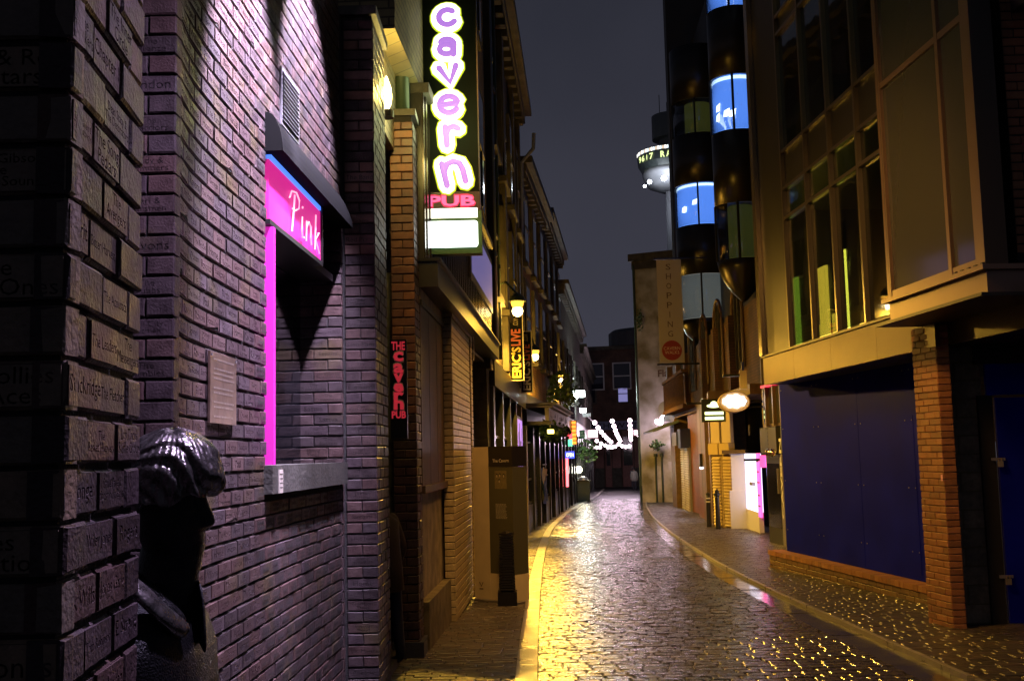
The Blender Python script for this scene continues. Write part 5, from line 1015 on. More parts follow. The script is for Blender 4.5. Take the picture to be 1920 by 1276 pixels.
# ================================================================== right: recessed shops, arcade block, white building
M0, M1, M2 = gnd(1436, 1015), gnd(1465, 1021), gnd(1500, 1034); RM = Fr((M0.x, M0.y), (M2.x + .1, M2.y - 2.2)); tm_ = thing('club_entrance', 'black club entrance with pink-red lit sign panels beside the blue hoarding', 'entrance', RM.pt(1, M1.z))
zk = RM.uz(1450, 850)[1]; zk1 = RM.uz(1450, 800)[1]; zk2 = RM.uz(1450, 722)[1]
RM.part('backing', m_blkm, tm_, 0, RM.L, g(22) - .3, 8.0, -1.5, -.12)
for px0, px1, nm in ((1437, 1463, 'door'), (1470, 1499, 'door')):
    u0_, u1_ = RM.uz(px0, 950)[0], RM.uz(px1, 950)[0]; d_ = RM.part(nm, m_blk, tm_, u0_, u1_, g(22) - .05, zk - .02, -.119, -.04); RM.part('door_panel', mat('gloss_black', (.006, .006, .007), .12, spec=.7), d_, u0_ + .08, u1_ - .08, .0, zk - .2, -.039, -.03); RM.part('handle', m_al, d_, u1_ - .07, u1_ - .04, .7, 1.2, -.03, .02)
RM.part('door_post', m_al, tm_, RM.uz(1464, 950)[0], RM.uz(1469, 950)[0], g(22) - .05, zk - .02, -.118, -.02)
lettering('CAVERN', RM, RM.uz(1466, 940)[0], 1.0, -.015, mat('white_sticker', (.7, .7, .7), .5), tm_, tilt=-math.pi / 2, width=1.6, height=.16, bold=.03)
u0_, u1_ = RM.uz(1466, 890)[0], RM.uz(1500, 890)[0]; zc1 = RM.uz(1490, 892)[1]
RM.part('red_panel', mat('red_sign_panel', (.16, .008, .02), .35, emit=(.5, .01, .04), es=.25), tm_, RM.uz(1478, 890)[0], RM.L - .3, RM.uz(1485, 935)[1] - .15, zk - .03, -.028, -.012)
lettering('CA', RM, RM.uz(1492, 892)[0], zc1, -.008, glow('pink_text', (1., .25, .45), 1.1), tm_, width=.55, height=.16, bold=.04); lettering('www.c', RM, RM.uz(1488, 905)[0], RM.uz(1488, 905)[1], -.008, MATS['pink_text'], tm_, width=.8, height=.07)
for a_, e_, m_ in ((1427, 1457, m_bdark), (1466, 1497, mat('blue_grey_box', (.05, .06, .085), .4))): RM.part('cabinet', m_, tm_, RM.uz(a_, 825)[0], RM.uz(e_, 825)[0], zk + .01, zk1, -.118, .02)
RM.part('screen', glow('cabinet_screen', (.08, .13, .55), .8), tm_, RM.uz(1472, 825)[0], RM.uz(1480, 825)[0], zk + .15, zk1 - .08, .021, .03)
b = MB(); [RM.box(b, RM.uz(1438, 825)[0], RM.uz(1442, 825)[0], zk + .1 + i * .08, zk + .13 + i * .08, .021, .026) for i in range(6)]; b.build('grille', m_blk, tm_)
b = MB(); [b.sphere(RM.pt(RM.uz(1456, 845)[0] + d_, zk + .02, .12), .085, 12) for d_ in (-.14, .14)]; b.build('twin_lamp', mat('chrome', (.6, .55, .45), .15, 1.), tm_, smooth=True)
uo, zo = RM.uz(1458, 762); p_ = RM.part('window', m_bronze, tm_, RM.uz(1425, 760)[0], RM.L - .4, zk1 + .02, zk2, -.119, -.06); RM.part('pane', mat('mirror_glass', (.05, .055, .06), .04, .3, spec=.9), p_, RM.uz(1427, 760)[0], RM.L - .45, zk1 + .08, zk2 - .02, -.0595, -.05)
for px in (1436, 1450, 1464, 1478, 1491): RM.part('glazing_bar', m_bronze, p_, RM.uz(px, 760)[0] - .04, RM.uz(px, 760)[0] + .04, zk1 + .03, zk2, -.049, .02)
RM.part('red_trim', glow('red_trim', (.8, .02, .06), .9), tm_, RM.uz(1427, 720)[0], RM.uz(1470, 720)[0], zk2 + .002, zk2 + .05, -.06, .02)
RM.part('red_tube', glow('red_tube_lit', (1., .05, .10), 5.), tm_, RM.uz(1480, 860)[0], RM.L - .5, zk - .07, zk - .035, .0, .05)
# white-lit corner kiosk with shutters
K0, K1, K2, K3 = gnd(1337, 987), gnd(1376, 991), gnd(1402, 991), gnd(1433, 1002); RK1 = Fr((K1.x, K1.y), (K2.x, K2.y)); RK2 = Fr((K2.x, K2.y), (K3.x, K3.y)); RK0 = Fr((K0.x, K0.y), (K1.x, K1.y)); zkt = RK1.uz(1390, 850)[1]
tk = thing('white_kiosk', 'brightly lit white corner doorway beside the yellow louvred shutters', 'doorway', RK1.pt(0, K1.z)); m_wh = mat('white_panel_paint', (.72, .72, .80), .4)
RK1.part('side_panel', m_wh, tk, 0, RK1.L, g(28) - .05, zkt, -.1, 0); RK2.part('lit_door_face', glow('white_door_glow', (.74, .74, 1.0), 1.1), tk, .02, RK2.L * .78, g(27) + .5, zkt, -.1, 0); RK2.part('lower_panel', m_wh, tk, .02, RK2.L * .78, g(27) - .1, g(27) + .498, -.1, .012); RK1.part('skirting', m_wh, tk, -.06, RK1.L, g(28) - .05, .55, .001, .04)  # light on the white door face is put in as glow
RK2.part('handle', m_al, tk, RK2.L * .45, RK2.L * .62, .72, .80, .001, .08); RK2.part('spy_plate', m_blk, tk, RK2.L * .38, RK2.L * .48, 1.95, 2.2, .001, .02); b = MB(); RK1.box(b, -.2, RK1.L + .05, zkt + .002, zkt + .1, -.3, .12); b.build('lintel', m_bronze, tk)
RK2.part('pink_letter_strip', glow('pink_strip', (1., .10, .42), 1.2), tk, RK2.L * .82, RK2.L * .98, .0, 1.5, .0, .04); b = MB(); [RK2.box(b, RK2.L * .84, RK2.L * .96, z, z + .03, .041, .05) for z in (.25, .5, .8, 1.05, 1.3)]; b.build('strip_bar', m_blk, tk)
t_, f_, z0, z1 = hang(1425, 1445, 853, 876, 24.2, 'pink and blue neon box over the club entrance', glow('pink_box', (1., .08, .28), 1.1)); f_.part('blue_tube', glow('violet_tube', (.35, .35, 1.), 3.), t_, f_.L * .55, f_.L * .75, z0 - .2, z1 - .05, .001, .04)
tsx = thing('louvred_shutters', 'pair of tall yellow-lit louvred shutters behind the two bollards', 'shutter', RK0.pt(RK0.L / 2, K0.z)); m_lv = mat('louvre_paint', (.42, .32, .17), .4, bump=.05); zlt = RK0.uz(1355, 852)[1]
for a_, e_ in ((.0, .47), (.53, 1.)):
    a_, e_ = a_ * RK0.L, e_ * RK0.L; p = RK0.part('shutter_frame', m_lv, tsx, a_, e_, g(29) - .1, zlt, -.12, -.05); z = g(29) + .05
    while z < zlt - .1: b = MB(); b.hexa([RK0.pt(a_ + .06, z, .0), RK0.pt(e_ - .06, z, .0), RK0.pt(e_ - .06, z + .01, -.049), RK0.pt(a_ + .06, z + .01, -.049), RK0.pt(a_ + .06, z + .02, .0), RK0.pt(e_ - .06, z + .02, .0), RK0.pt(e_ - .06, z + .075, -.049), RK0.pt(a_ + .06, z + .075, -.049)]); b.build('slat', m_lv, p); z += .082
    RK0.part('header_box', m_lv, tsx, a_, e_, zlt + .005, zlt + .30, -.12, .05); RK0.part('upper_panel', mat('upper_cream', (.40, .33, .26), .5), tsx, a_ + .03, e_ - .03, zlt + .31, RK0.uz(1355, 800)[1] + .5, -.12, -.03)
# bollards on the right pavement
for px, py, lab, hd in ((1330, 988, 'plain black bollard with pale bands, left of the pair by the shutters', 0), (1347, 992, 'black bollard with a moulded cap, right of the pair by the shutters', 1)):
    p = gnd(px, py); t = thing('bollard', lab, 'bollard', p); b = MB(); b.lathe(p, [(.07, 0), (.065, .05), (.055, .8), (.06, .84)], 12); b.build('post', m_blk, t, smooth=True); b = MB(); b.lathe((p.x, p.y, p.z + .84), [(.06, 0), (.085, .03), (.085, .07), (.05, .1), (.06, .14), (.01, .19)] if hd else [(.058, 0), (.056, .06), (.01, .09)], 12); b.build('cap', m_blk, t)
    if not hd:
        for z in (.66, .75): b = MB(); b.lathe((p.x, p.y, p.z + z), [(.061, 0), (.061, .035)], 12); b.build('band', mat('pale_band', (.6, .6, .6), .5), t)
# the arcade block: brick piers, arches, cylindrical bays
RA = Fr((6.9, 49), (5.85, 26.0)); ta = thing('arcade_building', 'tall dark brick arcade block with two stacks of rounded bay windows', 'building', RA.pt(10, g(38)))
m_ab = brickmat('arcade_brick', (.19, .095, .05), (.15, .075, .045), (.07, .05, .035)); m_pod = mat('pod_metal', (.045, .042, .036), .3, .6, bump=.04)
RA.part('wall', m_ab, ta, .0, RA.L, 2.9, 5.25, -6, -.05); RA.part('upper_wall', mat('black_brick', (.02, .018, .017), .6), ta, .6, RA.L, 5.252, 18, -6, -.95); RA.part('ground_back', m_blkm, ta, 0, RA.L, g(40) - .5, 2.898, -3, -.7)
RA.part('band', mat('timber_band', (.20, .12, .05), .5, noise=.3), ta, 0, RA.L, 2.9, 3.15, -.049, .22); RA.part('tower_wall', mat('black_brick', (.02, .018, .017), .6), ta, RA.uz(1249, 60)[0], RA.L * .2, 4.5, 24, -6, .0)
for px0, px1, m_, nn in ((1296, 1318, m_red2, .1), (1318, 1338, mat('brown_pilaster', (.16, .095, .045), .5, noise=.3, bump=.2), .35), (1262, 1270, MATS['brown_pilaster'], .25)):
    u0_, u1_ = RA.uz(px0, 950, nn)[0], RA.uz(px1, 950, nn)[0]; RA.part('pier', m_, ta, u0_, u1_, g(34) - .3, 2.895, -.69, nn)
for u in (1.5, 5.2, 8.2, 13.2, 16.2, 19.2): b = MB(); RA.box(b, u, u + .5, 3.16, 5.2, -.048, .16); b.build('pier_strip', m_ab, ta)
for u, z in ((6.3, 3.7), (9.8, 3.7), (13.2, 3.7), (16.6, 3.7), (20.2, 3.7)):
    w_ = MB(); n_ = 12; pts = [(u - .75, z), (u + .75, z), (u + .75, z + 1.5)] + [(u + .75 * math.cos(t), z + 1.5 + .75 * math.sin(t)) for t in np.linspace(0, math.pi, n_)][1:]
    w_.add([RA.pt(a_, b__, -.02) for a_, b__ in pts], [tuple(range(len(pts)))]); o = w_.build('arched_window', m_npane, ta); b = MB(); k_ = [RA.pt(u + .85 * math.cos(t), z + 1.5 + .85 * math.sin(t), .0) for t in np.linspace(0, math.pi, 14)]; b.tube([RA.pt(u + .85, z, 0)] + k_ + [RA.pt(u - .85, z, 0)], .045, 6); b.build('arch_trim', MATS['brown_pilaster'], o)
    for d_ in (-.25, .25): b = MB(); RA.box(b, u + d_ - .03, u + d_ + .03, z, z + 2.15, -.018, .03); b.build('glazing_bar', m_stone, o)
def bay_stack(px0, px1, y, sills, lit, hull, lab):
    xl, xr = xat(px0, y, 450), xat(px1, y, 450) ; r_ = (xr - xl) * .64; cx, cy = xl + r_, y + .2; t = thing('rounded_bay_stack', lab, 'bay window', (cx, cy, hull)); n = 22; A0, A1 = math.radians(110), math.radians(335)
    def ring(r, z): return [(cx + r * math.cos(A0 + (A1 - A0) * k / n), cy + r * math.sin(A0 + (A1 - A0) * k / n), z) for k in range(n + 1)]
    def band(nm, z0, z1, r, m, par, r2=None, a=0, e=None):
        e = n if e is None else e; b = MB(); p, q = ring(r, z0)[a:e + 1], ring(r2 or r, z1)[a:e + 1]; b.add(p + q, [(i, i + 1, i + len(p) + 1, i + len(p)) for i in range(len(p) - 1)]); o = b.build(nm, m, par, smooth=True); md = o.modifiers.new('th', 'SOLIDIFY'); md.thickness = .03; md.offset = -1; return o
    # hull under the lowest window
    b = MB(); z0 = sills[0][0]; R_ = [[(cx + r_ * s_ * math.cos(A0 + (A1 - A0) * k / n), cy + r_ * s_ * math.sin(A0 + (A1 - A0) * k / n), z) for k in range(n + 1)] + [(cx + r_ * s_ * .6, cy + r_ * .5, z)] for s_, z in ((.12, hull), (.45, hull + (z0 - hull) * .22), (.75, hull + (z0 - hull) * .5), (.93, hull + (z0 - hull) * .8), (1., z0))]
    b.loft(R_); b.build('hull', m_pod, t, smooth=True)
    for i, (a_, e_) in enumerate(sills):
        top = sills[i + 1][0] if i + 1 < len(sills) else e_ + 2.
        band('cladding', e_, top, r_, m_pod, t); w_ = band('pane', a_ + .02, e_ - .02, r_ - .02, glass('bay_pane', (.8, .85, .9), .85), t)
        for k in (0, 7, 14, 21): p, q = ring(r_, a_)[k], ring(r_, e_)[k]; b = MB(); b.tube([p, q], .035, 6); b.build('mullion', m_pod, t)
        b = MB(); b.add([(cx + .03, cy + r_ * .9, a_), (cx + r_ * 1.2, cy - r_ * .2, a_), (cx + r_ * 1.2, cy - r_ * .2, e_), (cx + .03, cy + r_ * .9, e_)], [(0, 1, 2, 3)])
        if lit[i] == 'b':
            band('room_wall', a_, e_, r_ * .90, glow('blue_room', (.12, .30, .95), 1.0), t)
            rr = random.Random(i + int(y)); b = MB()
            for q_ in range(4): th = math.radians(rr.uniform(190, 275)); zz = rr.uniform(a_ + .2, e_ - .5); c = Vector((cx + r_ * .915 * math.cos(th), cy + r_ * .915 * math.sin(th), zz)); tn = Vector((-math.sin(th), math.cos(th), 0)); b.add([c, c + tn * .16, c + tn * .2 + Vector((0, 0, .2)), c + tn * .03 + Vector((0, 0, .16))], [(0, 1, 2, 3)])
            b.build('lit_shape', glow('white_shape', (.85, .92, 1.), 2.5), t); band('ceiling_strip', e_ - .12, e_ - .03, r_ * .915, glow('pale_strip', (.6, .8, 1.), 2.2), t)
        elif lit[i] == 'w': band('blind', a_, e_, r_ * .94, mat('blind', (.42, .42, .36), .6, emit=(.30, .30, .26), es=.28), t)
        else: band('room_wall', a_, e_, r_ * .5, mat('dim_room', (.06, .06, .03), .6, emit=(.10, .10, .02), es=.25 if lit[i] == 'y' else .02), t)
    return t
yA, yB_ = 27.5, 38.5; zc = lambda py, px, y: at(px, py, y).z
bay_stack(1346, 1420, yA, [(zc(488, 1370, yA), zc(385, 1370, yA)), (zc(250, 1370, yA), zc(148, 1370, yA)), (zc(22, 1350, yA), zc(-80, 1350, yA))], 'ybb', zc(562, 1400, yA), 'nearer stack of rounded bays, its middle window glowing blue')
bay_stack(1270, 1348, yB_, [(zc(600, 1300, yB_), zc(518, 1300, yB_)), (zc(427, 1300, yB_), zc(350, 1300, yB_)), (zc(258, 1300, yB_), zc(195, 1300, yB_))], 'wbd', zc(652, 1330, yB_), 'farther stack of rounded bays with one blue window and a pale blind below')
# timber gallery, canopy and shop shutters of the arcade
pgx = thing('timber_gallery', 'small timber-fronted gallery over the shops left of the oval sign', 'gallery', RA.pt(8, 3.2)); u0_, u1_ = 4.5, 12.
for k in range(26): RA.part('baluster', mat('gallery_timber', (.14, .075, .03), .9, noise=.3, spec=.06), pgx, u0_ + k * .285, u0_ + k * .285 + .09, 3.2, 4.25, .555, .58)
RA.part('rail', MATS['gallery_timber'], pgx, u0_, u1_, 4.252, 4.36, .45, .64); RA.part('floor', MATS['gallery_timber'], pgx, u0_, u1_, 3.05, 3.19, .223, .62)
cn = thing('shop_awning', 'blue-grey sloping awning over the shuttered shop by the white building', 'awning', RA.pt(3, 2.6)); b = MB(); b.hexa([RA.pt(.3, 2.35, 1.15), RA.pt(5.5, 2.35, 1.15), RA.pt(5.5, 2.72, .1), RA.pt(.3, 2.72, .1), RA.pt(.3, 2.40, 1.15), RA.pt(5.5, 2.40, 1.15), RA.pt(5.5, 2.80, .1), RA.pt(.3, 2.80, .1)]); b.build('sheet', mat('awning_blue', (.10, .13, .17), .45), cn)
for k in range(12): b = MB(); u = .4 + k * .45; b.hexa([RA.pt(u, 2.402, 1.16), RA.pt(u + .05, 2.402, 1.16), RA.pt(u + .05, 2.802, .1), RA.pt(u, 2.802, .1), RA.pt(u, 2.44, 1.16), RA.pt(u + .05, 2.44, 1.16), RA.pt(u + .05, 2.84, .1), RA.pt(u, 2.84, .1)]); b.build('seam', MATS['awning_blue'], cn)
RG = Fr((6.55, 43.5), (6.25, 39.6)); tgx = thing('roller_shutters', 'two white-lit slatted roller shutters beside the white building', 'shutter', RG.pt(2, g(41)))
for a_, e_ in ((.05, .46), (.54, .95)):
    a_, e_ = a_ * RG.L, e_ * RG.L; p = RG.part('shutter_back', m_al, tgx, a_, e_, g(41) - .2, 1.75, -.1, -.03); z = g(41)
    while z < 1.7: RG.part('slat', mat('pale_slat', (.55, .5, .58), .4), p, a_ + .02, e_ - .02, z, z + .055, -.029, .02); z += .09
RG.part('shutter_box', mat('grey_box', (.12, .13, .14), .4), tgx, -.2, RG.L * .6, 1.8, 2.3, -.2, .3); RG.part('blue_cover', mat('blue_cover', (.03, .05, .30), .5), tgx, RG.L * .62, RG.L * .95, 1.7, 2.4, -.2, .25)
RN = Fr((6.05, 36.2), (5.6, 31.6)); tn = thing('stone_shopfront', 'pinkish stone shopfront with brown pilaster between the two pairs of shutters', 'shopfront', RN.pt(2, g(34))); RN.part('wall', mat('pink_stone', (.30, .17, .12), .5, noise=.25, bump=.1), tn, .0, RN.L * .72, g(34) - .3, 2.9, -.4, 0); RN.part('pilaster', MATS['brown_pilaster'], tn, RN.L * .73, RN.L, g(34) - .3, 3.1, -.4, .12); RN.part('plinth', m_red2, tn, .0, RN.L * .72, g(34) - .3, .1, .001, .05); RN.part('lamp_box', m_blk, tn, RN.L * .68, RN.L * .73, 1.1, 1.5, .001, .2)
RN.part('lamp_glass', glow('step_lamp', (.85, .85, 1.), 8), tn, RN.L * .685, RN.L * .725, 1.05, 1.098, .04, .19); lamp_light('step_lamp_glow', RN.pt(RN.L * .705, .95, .25), (.8, .8, 1.), 30, tn, .08, 110, RN.pt(RN.L * .705, -.6, .8))
RQ = Fr((5.55, 31.4), (5.3, 29.8)); RQt = tag(RQ.part('brown_pier', MATS['brown_pilaster'], None, 0, RQ.L, g(30) - .3, 3.2, -.6, 0), 'tall dark brown pier left of the louvred shutters', 'pier')
# signs of the arcade side
def oval(px, py, wpx, hpx, y):
    p = at(px, py, y); k = y / FPX; a_, c_ = wpx / 2 * k, hpx / 2 * k; t = thing('oval_sign', 'cream oval sign with a glowing white scalloped centre on the right', 'sign', p); b = MB(); N_ = 36
    for s0_, yy in ((1, 0), ):
        b.loft([[(p.x + a_ * s_ * math.cos(q), y + dy_, p.z + c_ * s_ * math.sin(q)) for q in np.linspace(0, 2 * math.pi, N_, False)] for s_, dy_ in ((1., .14), (1., .0), (.94, -.02), (.90, -.02), (.88, .0))])
    b.build('case', mat('sign_cream_case', (.55, .42, .24), .45), t); b = MB(); b.add([(p.x + a_ * (.74 + .035 * math.cos(9 * q)) * math.cos(q), y - .03, p.z + c_ * (.68 + .06 * math.cos(9 * q)) * math.sin(q) - (.12 * c_ if math.sin(q) < 0 else 0) * -1) for q in np.linspace(0, 2 * math.pi, 60, False)], [tuple(range(60))]); b.build('lit_face', glow('oval_white', (1., .95, .98), 3.), t)
    b = MB(); b.tube([(p.x + a_, y + .06, p.z), (p.x + a_ + .6, y + .06, p.z)], .03, 6); b.tube([(p.x + a_ * .8, y + .06, p.z - c_ * .5), (p.x + a_ + .6, y + .06, p.z - c_ * .5)], .02, 6); b.build('bracket', m_blk, t);
oval(1377, 753, 60, 40, 24.)
t_, f_, z0, z1 = hang(1319, 1364, 748, 791, 26., 'dark green hanging sign with a glowing hat shape and two lines of letters', mat('dark_green_board', (.02, .03, .012), .5)); m_ye = glow('lime_light', (.90, 1., .45), 1.6)
for dz, tx, h_ in ((.62, 'Pizzeria', .16), (.84, 'Ristorante', .16)): lettering('-----', f_, f_.L * .52, z1 - (z1 - z0) * dz, .006, m_ye, t_, width=f_.L * .78, height=.07, bold=.06)
b = MB(); c = f_.pt(f_.L * .52, z1 - (z1 - z0) * .30, .006); b.add([c + Vector((.17 * math.cos(q), 0, .045 * math.sin(q))) for q in np.linspace(0, 2 * math.pi, 20, False)], [tuple(range(20))]); b.add([c + Vector((.08 * math.cos(q), -.002, .05 + .06 * math.sin(q))) for q in np.linspace(0, 2 * math.pi, 16, False)], [tuple(range(16))]); b.build('hat_shape', m_ye, t_)
t_, f_, z0, z1 = hang(1394, 1407, 694, 729, 22.5, 'cream unlit box sign on the brick wall above the oval sign', mat('cream_box', (.42, .36, .24), .5)); b = MB(); f_.box(b, f_.L * .3, f_.L * .7, z1 + .002, z1 + .18, -.05, -.01); b.build('blue_cap', mat('blue_cap', (.02, .03, .2), .4), t_)
# brick flank with arch beside the bronze building
RT_ = Fr((5.85, 26.0), (5.25, 20.9)); tt = thing('brick_flank', 'orange brick flank wall with a copper arch window above the white kiosk', 'building', RT_.pt(2, 3)); RT_.part('wall', m_ab, tt, 0, RT_.L, zkt + .15, 16, -5, -.13); b = MB(); u0_ = RT_.L * .30; k_ = [RT_.pt(u0_ + 1.05 * math.cos(t), 3.9 + 1.2 * math.sin(t), -.08) for t in np.linspace(0, math.pi, 14)]; b.tube([RT_.pt(u0_ + 1.05, zkt + .2, -.08)] + k_ + [RT_.pt(u0_ - 1.05, zkt + .2, -.08)], .09, 6); b.build('arch_trim', MATS['brown_pilaster'], tt)
for i in range(3):
    for j in range(3): RT_.part('copper_panel', mat('copper_panel', (.30, .10, .055), .35, .5, bump=.1), tt, u0_ - .9 + i * .6, u0_ - .9 + i * .6 + .58, zkt + .22 + j * .5, zkt + .70 + j * .5, -.12, -.09)
# white rendered building
RWf = Fr((xat(1198, 52., 700), 52.4), (xat(1266, 52., 700), 51.6)); tw = thing('white_building', 'pale peeling rendered gable wall in the middle distance on the right', 'building', RWf.pt(1, g(52))); zwt = at(1220, 487, 52).z
m_ren = mat('peeling_render', (.55, .53, .47), .7, col2=(.20, .18, .09), nscale=1.1, bump=.5, bscale=12); RWf.part('wall', m_ren, tw, 0, RWf.L + 2, g(52) - .5, zwt, -9, 0); b = MB(); RWf.box(b, -.25, RWf.L + 2, zwt + .002, zwt + .35, -9, .2); RWf.box(b, -.12, RWf.L + 2, zwt - .4, zwt - .003, .001, .08); b.build('cornice', m_sand, tw)
b = MB(); u = -.03; b.tube([RWf.pt(u, g(52), .07), RWf.pt(u, zwt - .2, .07)], .06, 8); b.build('drainpipe', m_iron, tw); b = MB(); RWf.box(b, -.06, .02, .0, at(1220, 738, 52).z, .0, .10); b.build('lime_edge_strip', mat('lime_strip', (.55, .62, .35), .5), tw)  # plain lime-coloured strip up the corner of the wall
m_brn = mat('brown_lettering', (.12, .07, .04), .7); u, z = RWf.uz(1251, 699); lettering('Flar', RWf, u - .1, z, .004, m_brn, tw, width=.72, height=.34, bold=.03); u, z = RWf.uz(1254, 715); lettering('A', RWf, u, z, .004, m_brn, tw, width=.26, height=.30, bold=.03)
for px, py, r_ in ((1254, 748, .25), (1247, 765, .33)): u, z = RWf.uz(px, py); b = MB(); b.add([RWf.pt(u + r_ * math.cos(t), z + r_ * math.sin(t), .006) for t in np.linspace(0, 2 * math.pi, 20, False)], [tuple(range(20))]); b.build('round_patch', mat('ochre_patch', (.25, .22, .10), .7), tw)
for du in (.75, 1.05): b = MB(); b.tube([RWf.pt(du, g(52), .08), RWf.pt(du, 1.35, .08)], .045, 8); b.tube([RWf.pt(du, 1.36, .08), RWf.pt(du, 1.5, .08)], .09, 8); b.build('vent_stub', m_iron, tw)
RWf.part('notice', mat('pale_notice', (.5, .48, .46), .5), tw, 1.35, 1.6, .7, 1.1, .004, .02)
leafy('wall_plant', 'small green plant sprouting from the pale rendered wall', 'plant', at(1232, 834, 51.4), .35, .2, .22, 160, .12, m_leaf, 21); leafy('gutter_plant', 'scrubby growth on the edge of the white building under the cornice', 'plant', at(1199, 600, 52), .18, .3, .6, 120, .10, m_leaf, 22, False)
yb = 37.; fb_ = Fr((xat(1234, yb, 580), yb), (xat(1280, yb, 580), yb)); zb_0, zb_1 = at(1245, 680, yb).z, at(1245, 487, yb).z; tb = thing('vertical_banner', 'tall cream SHOPPING banner with a red CAVERN WALKS disc', 'banner', fb_.pt(.4, zb_0)); fb_.part('cloth', mat('banner_cream', (.50, .45, .36), .6, bump=.1, bscale=6), tb, 0, fb_.L, zb_0, zb_1, -.04, 0)
for i, chx in enumerate('SHOPPING'): lettering(chx, fb_, fb_.L * .47, zb_1 - (zb_1 - zb_0) * (.07 + .093 * i), .004, m_brn, tb, height=.20, width=.17 if chx != 'I' else .025)
b = MB(); c = fb_.pt(fb_.L * .5, zb_0 + .42, .006); b.add([c + fb_.u * .34 * math.cos(t) + Vector((0, 0, .34 * math.sin(t))) for t in np.linspace(0, 2 * math.pi, 32, False)], [tuple(range(32))]); b.build('red_disc', mat('disc_red', (.34, .035, .025), .5), tb); lettering('CAVERN\nWALKS', fb_, fb_.L * .5, zb_0 + .42, .010, mat('disc_print', (.75, .6, .45), .5), tb, width=.56, height=.25)
b = MB(); fb_.box(b, -.1, fb_.L + .9, zb_0 - .08, zb_0 - .02, -.05, .01); fb_.box(b, -.1, fb_.L + .9, zb_1 + .02, zb_1 + .07, -.05, .01); b.build('bracket', m_blk, tb)
# ================================================================== the radio tower far behind
yT = 360.; cT = at(1262, 310, yT); kT = yT / FPX; tT = thing('radio_tower', 'distant round-topped radio tower with lit windows and RADIO lettering', 'tower', (cT.x, yT, g(360))); m_con = mat('tower_concrete', (.30, .30, .34), .7); zT_ = lambda py: at(1250, py, yT).z; rD = 68 * kT
b = MB(); b.lathe((cT.x, yT, 0), [(21 * kT, -10), (17 * kT, zT_(470)), (16 * kT, zT_(345))], 24); b.build('shaft', m_con, tT, smooth=True)
b = MB(); b.lathe((cT.x, yT, 0), [(rD * .35, zT_(360)), (rD * .72, zT_(350)), (rD * .86, zT_(332)), (rD * .88, zT_(322))], 40); b.build('underside', mat('tower_pale', (.5, .5, .55), .6), tT, smooth=True)
b = MB(); b.lathe((cT.x, yT, 0), [(rD * .88, zT_(322)), (rD * .98, zT_(311)), (rD, zT_(297)), (rD * .98, zT_(289)), (rD * .9, zT_(287)), (.01, zT_(286))], 40); b.build('crown', mat('tower_dark', (.05, .06, .06), .4), tT)
rr = random.Random(2)
for k in range(46):
    a_ = math.radians(180 + k * 180 / 46); b = MB(); z = zT_(292); r_ = rD * 1.005
    p = [(cT.x + r_ * math.cos(a_ + d_), yT + r_ * math.sin(a_ + d_), z + dz) for d_, dz in ((-.028, -.55), (.028, -.55), (.028, .55), (-.028, .55))]; b.add(p, [(0, 1, 2, 3)]); b.build('lit_window', glow('tower_win%d' % (k % 3), ((1, .95, .85), (.75, .9, 1.), (1., .8, .6))[k % 3], (1.6, .9, .5)[k % 3]), tT)
for s, a0_ in (('RADIO', 264), ('96·7', 213)):
    for i, chx in enumerate(s):
        a_ = math.radians(a0_ + (i - len(s) / 2 + .5) * 9.); fT = Fr((cT.x + rD * math.cos(a_) + math.sin(a_), yT + rD * math.sin(a_) - math.cos(a_)), (cT.x + rD * math.cos(a_) - math.sin(a_), yT + rD * math.sin(a_) + math.cos(a_))); lettering(chx, fT, fT.L / 2, zT_(305), .3, glow('radio_letters', (.75, .9, .35), .9), tT, height=2.1, width=1.5 if chx not in 'I·' else .4, bold=.03)
b = MB(); b.lathe((cT.x, yT, 0), [(25 * kT, zT_(287)), (25 * kT, zT_(262)), (38 * kT, zT_(262)), (38 * kT, zT_(219)), (.01, zT_(217))], 28); b.build('upper_drum', mat('tower_drum', (.12, .13, .13), .6), tT)
b = MB(); [b.tube([(cT.x + dx_ * kT, yT, zT_(219)), (cT.x + dx_ * kT, yT, zT_(200 - abs(dx_)))], .12, 4) for dx_ in (-22, -8)]; b.build('aerial', m_blk, tT)
for px, py, s_ in ((1218, 341, 1.), (1245, 334, 1.3), (1209, 349, .7)): p = at(px, py, yT - rD); b = MB(); b.sphere(p, .7 * s_, 8); b.build('floodlamp', glow('tower_lamp', (.85, .92, 1.), 12), tT); lamp_light('floodlamp_glow', (p.x, p.y - 1.6, p.z), (.85, .92, 1.), 700, tT, .5)
# ================================================================== the bronze statue leaning by the near pillar
yt = 2.22; kS = yt / FPX * 1.004
def S(px, py): p = at(px, py, yt); return p.x, p.z
stt = thing('bronze_statue', 'dark bronze statue of a man with mop-top hair in profile, collar turned up', 'statue', (S(330, 900)[0], yt, g(2.2)))
m_brz = mat('statue_bronze_shaded', (.016, .016, .019), .38, .6, noise=.4, nscale=60, bump=.5, bscale=230)  # darker copy: shade on face and jacket is put into the colour
m_brz_lit = mat('statue_bronze_lit', (.20, .18, .18), .28, .85, noise=.5, nscale=45, bump=.25, bscale=170, rnoise=.10)  # paler copy: floodlight on hair and lapel is put into the colour
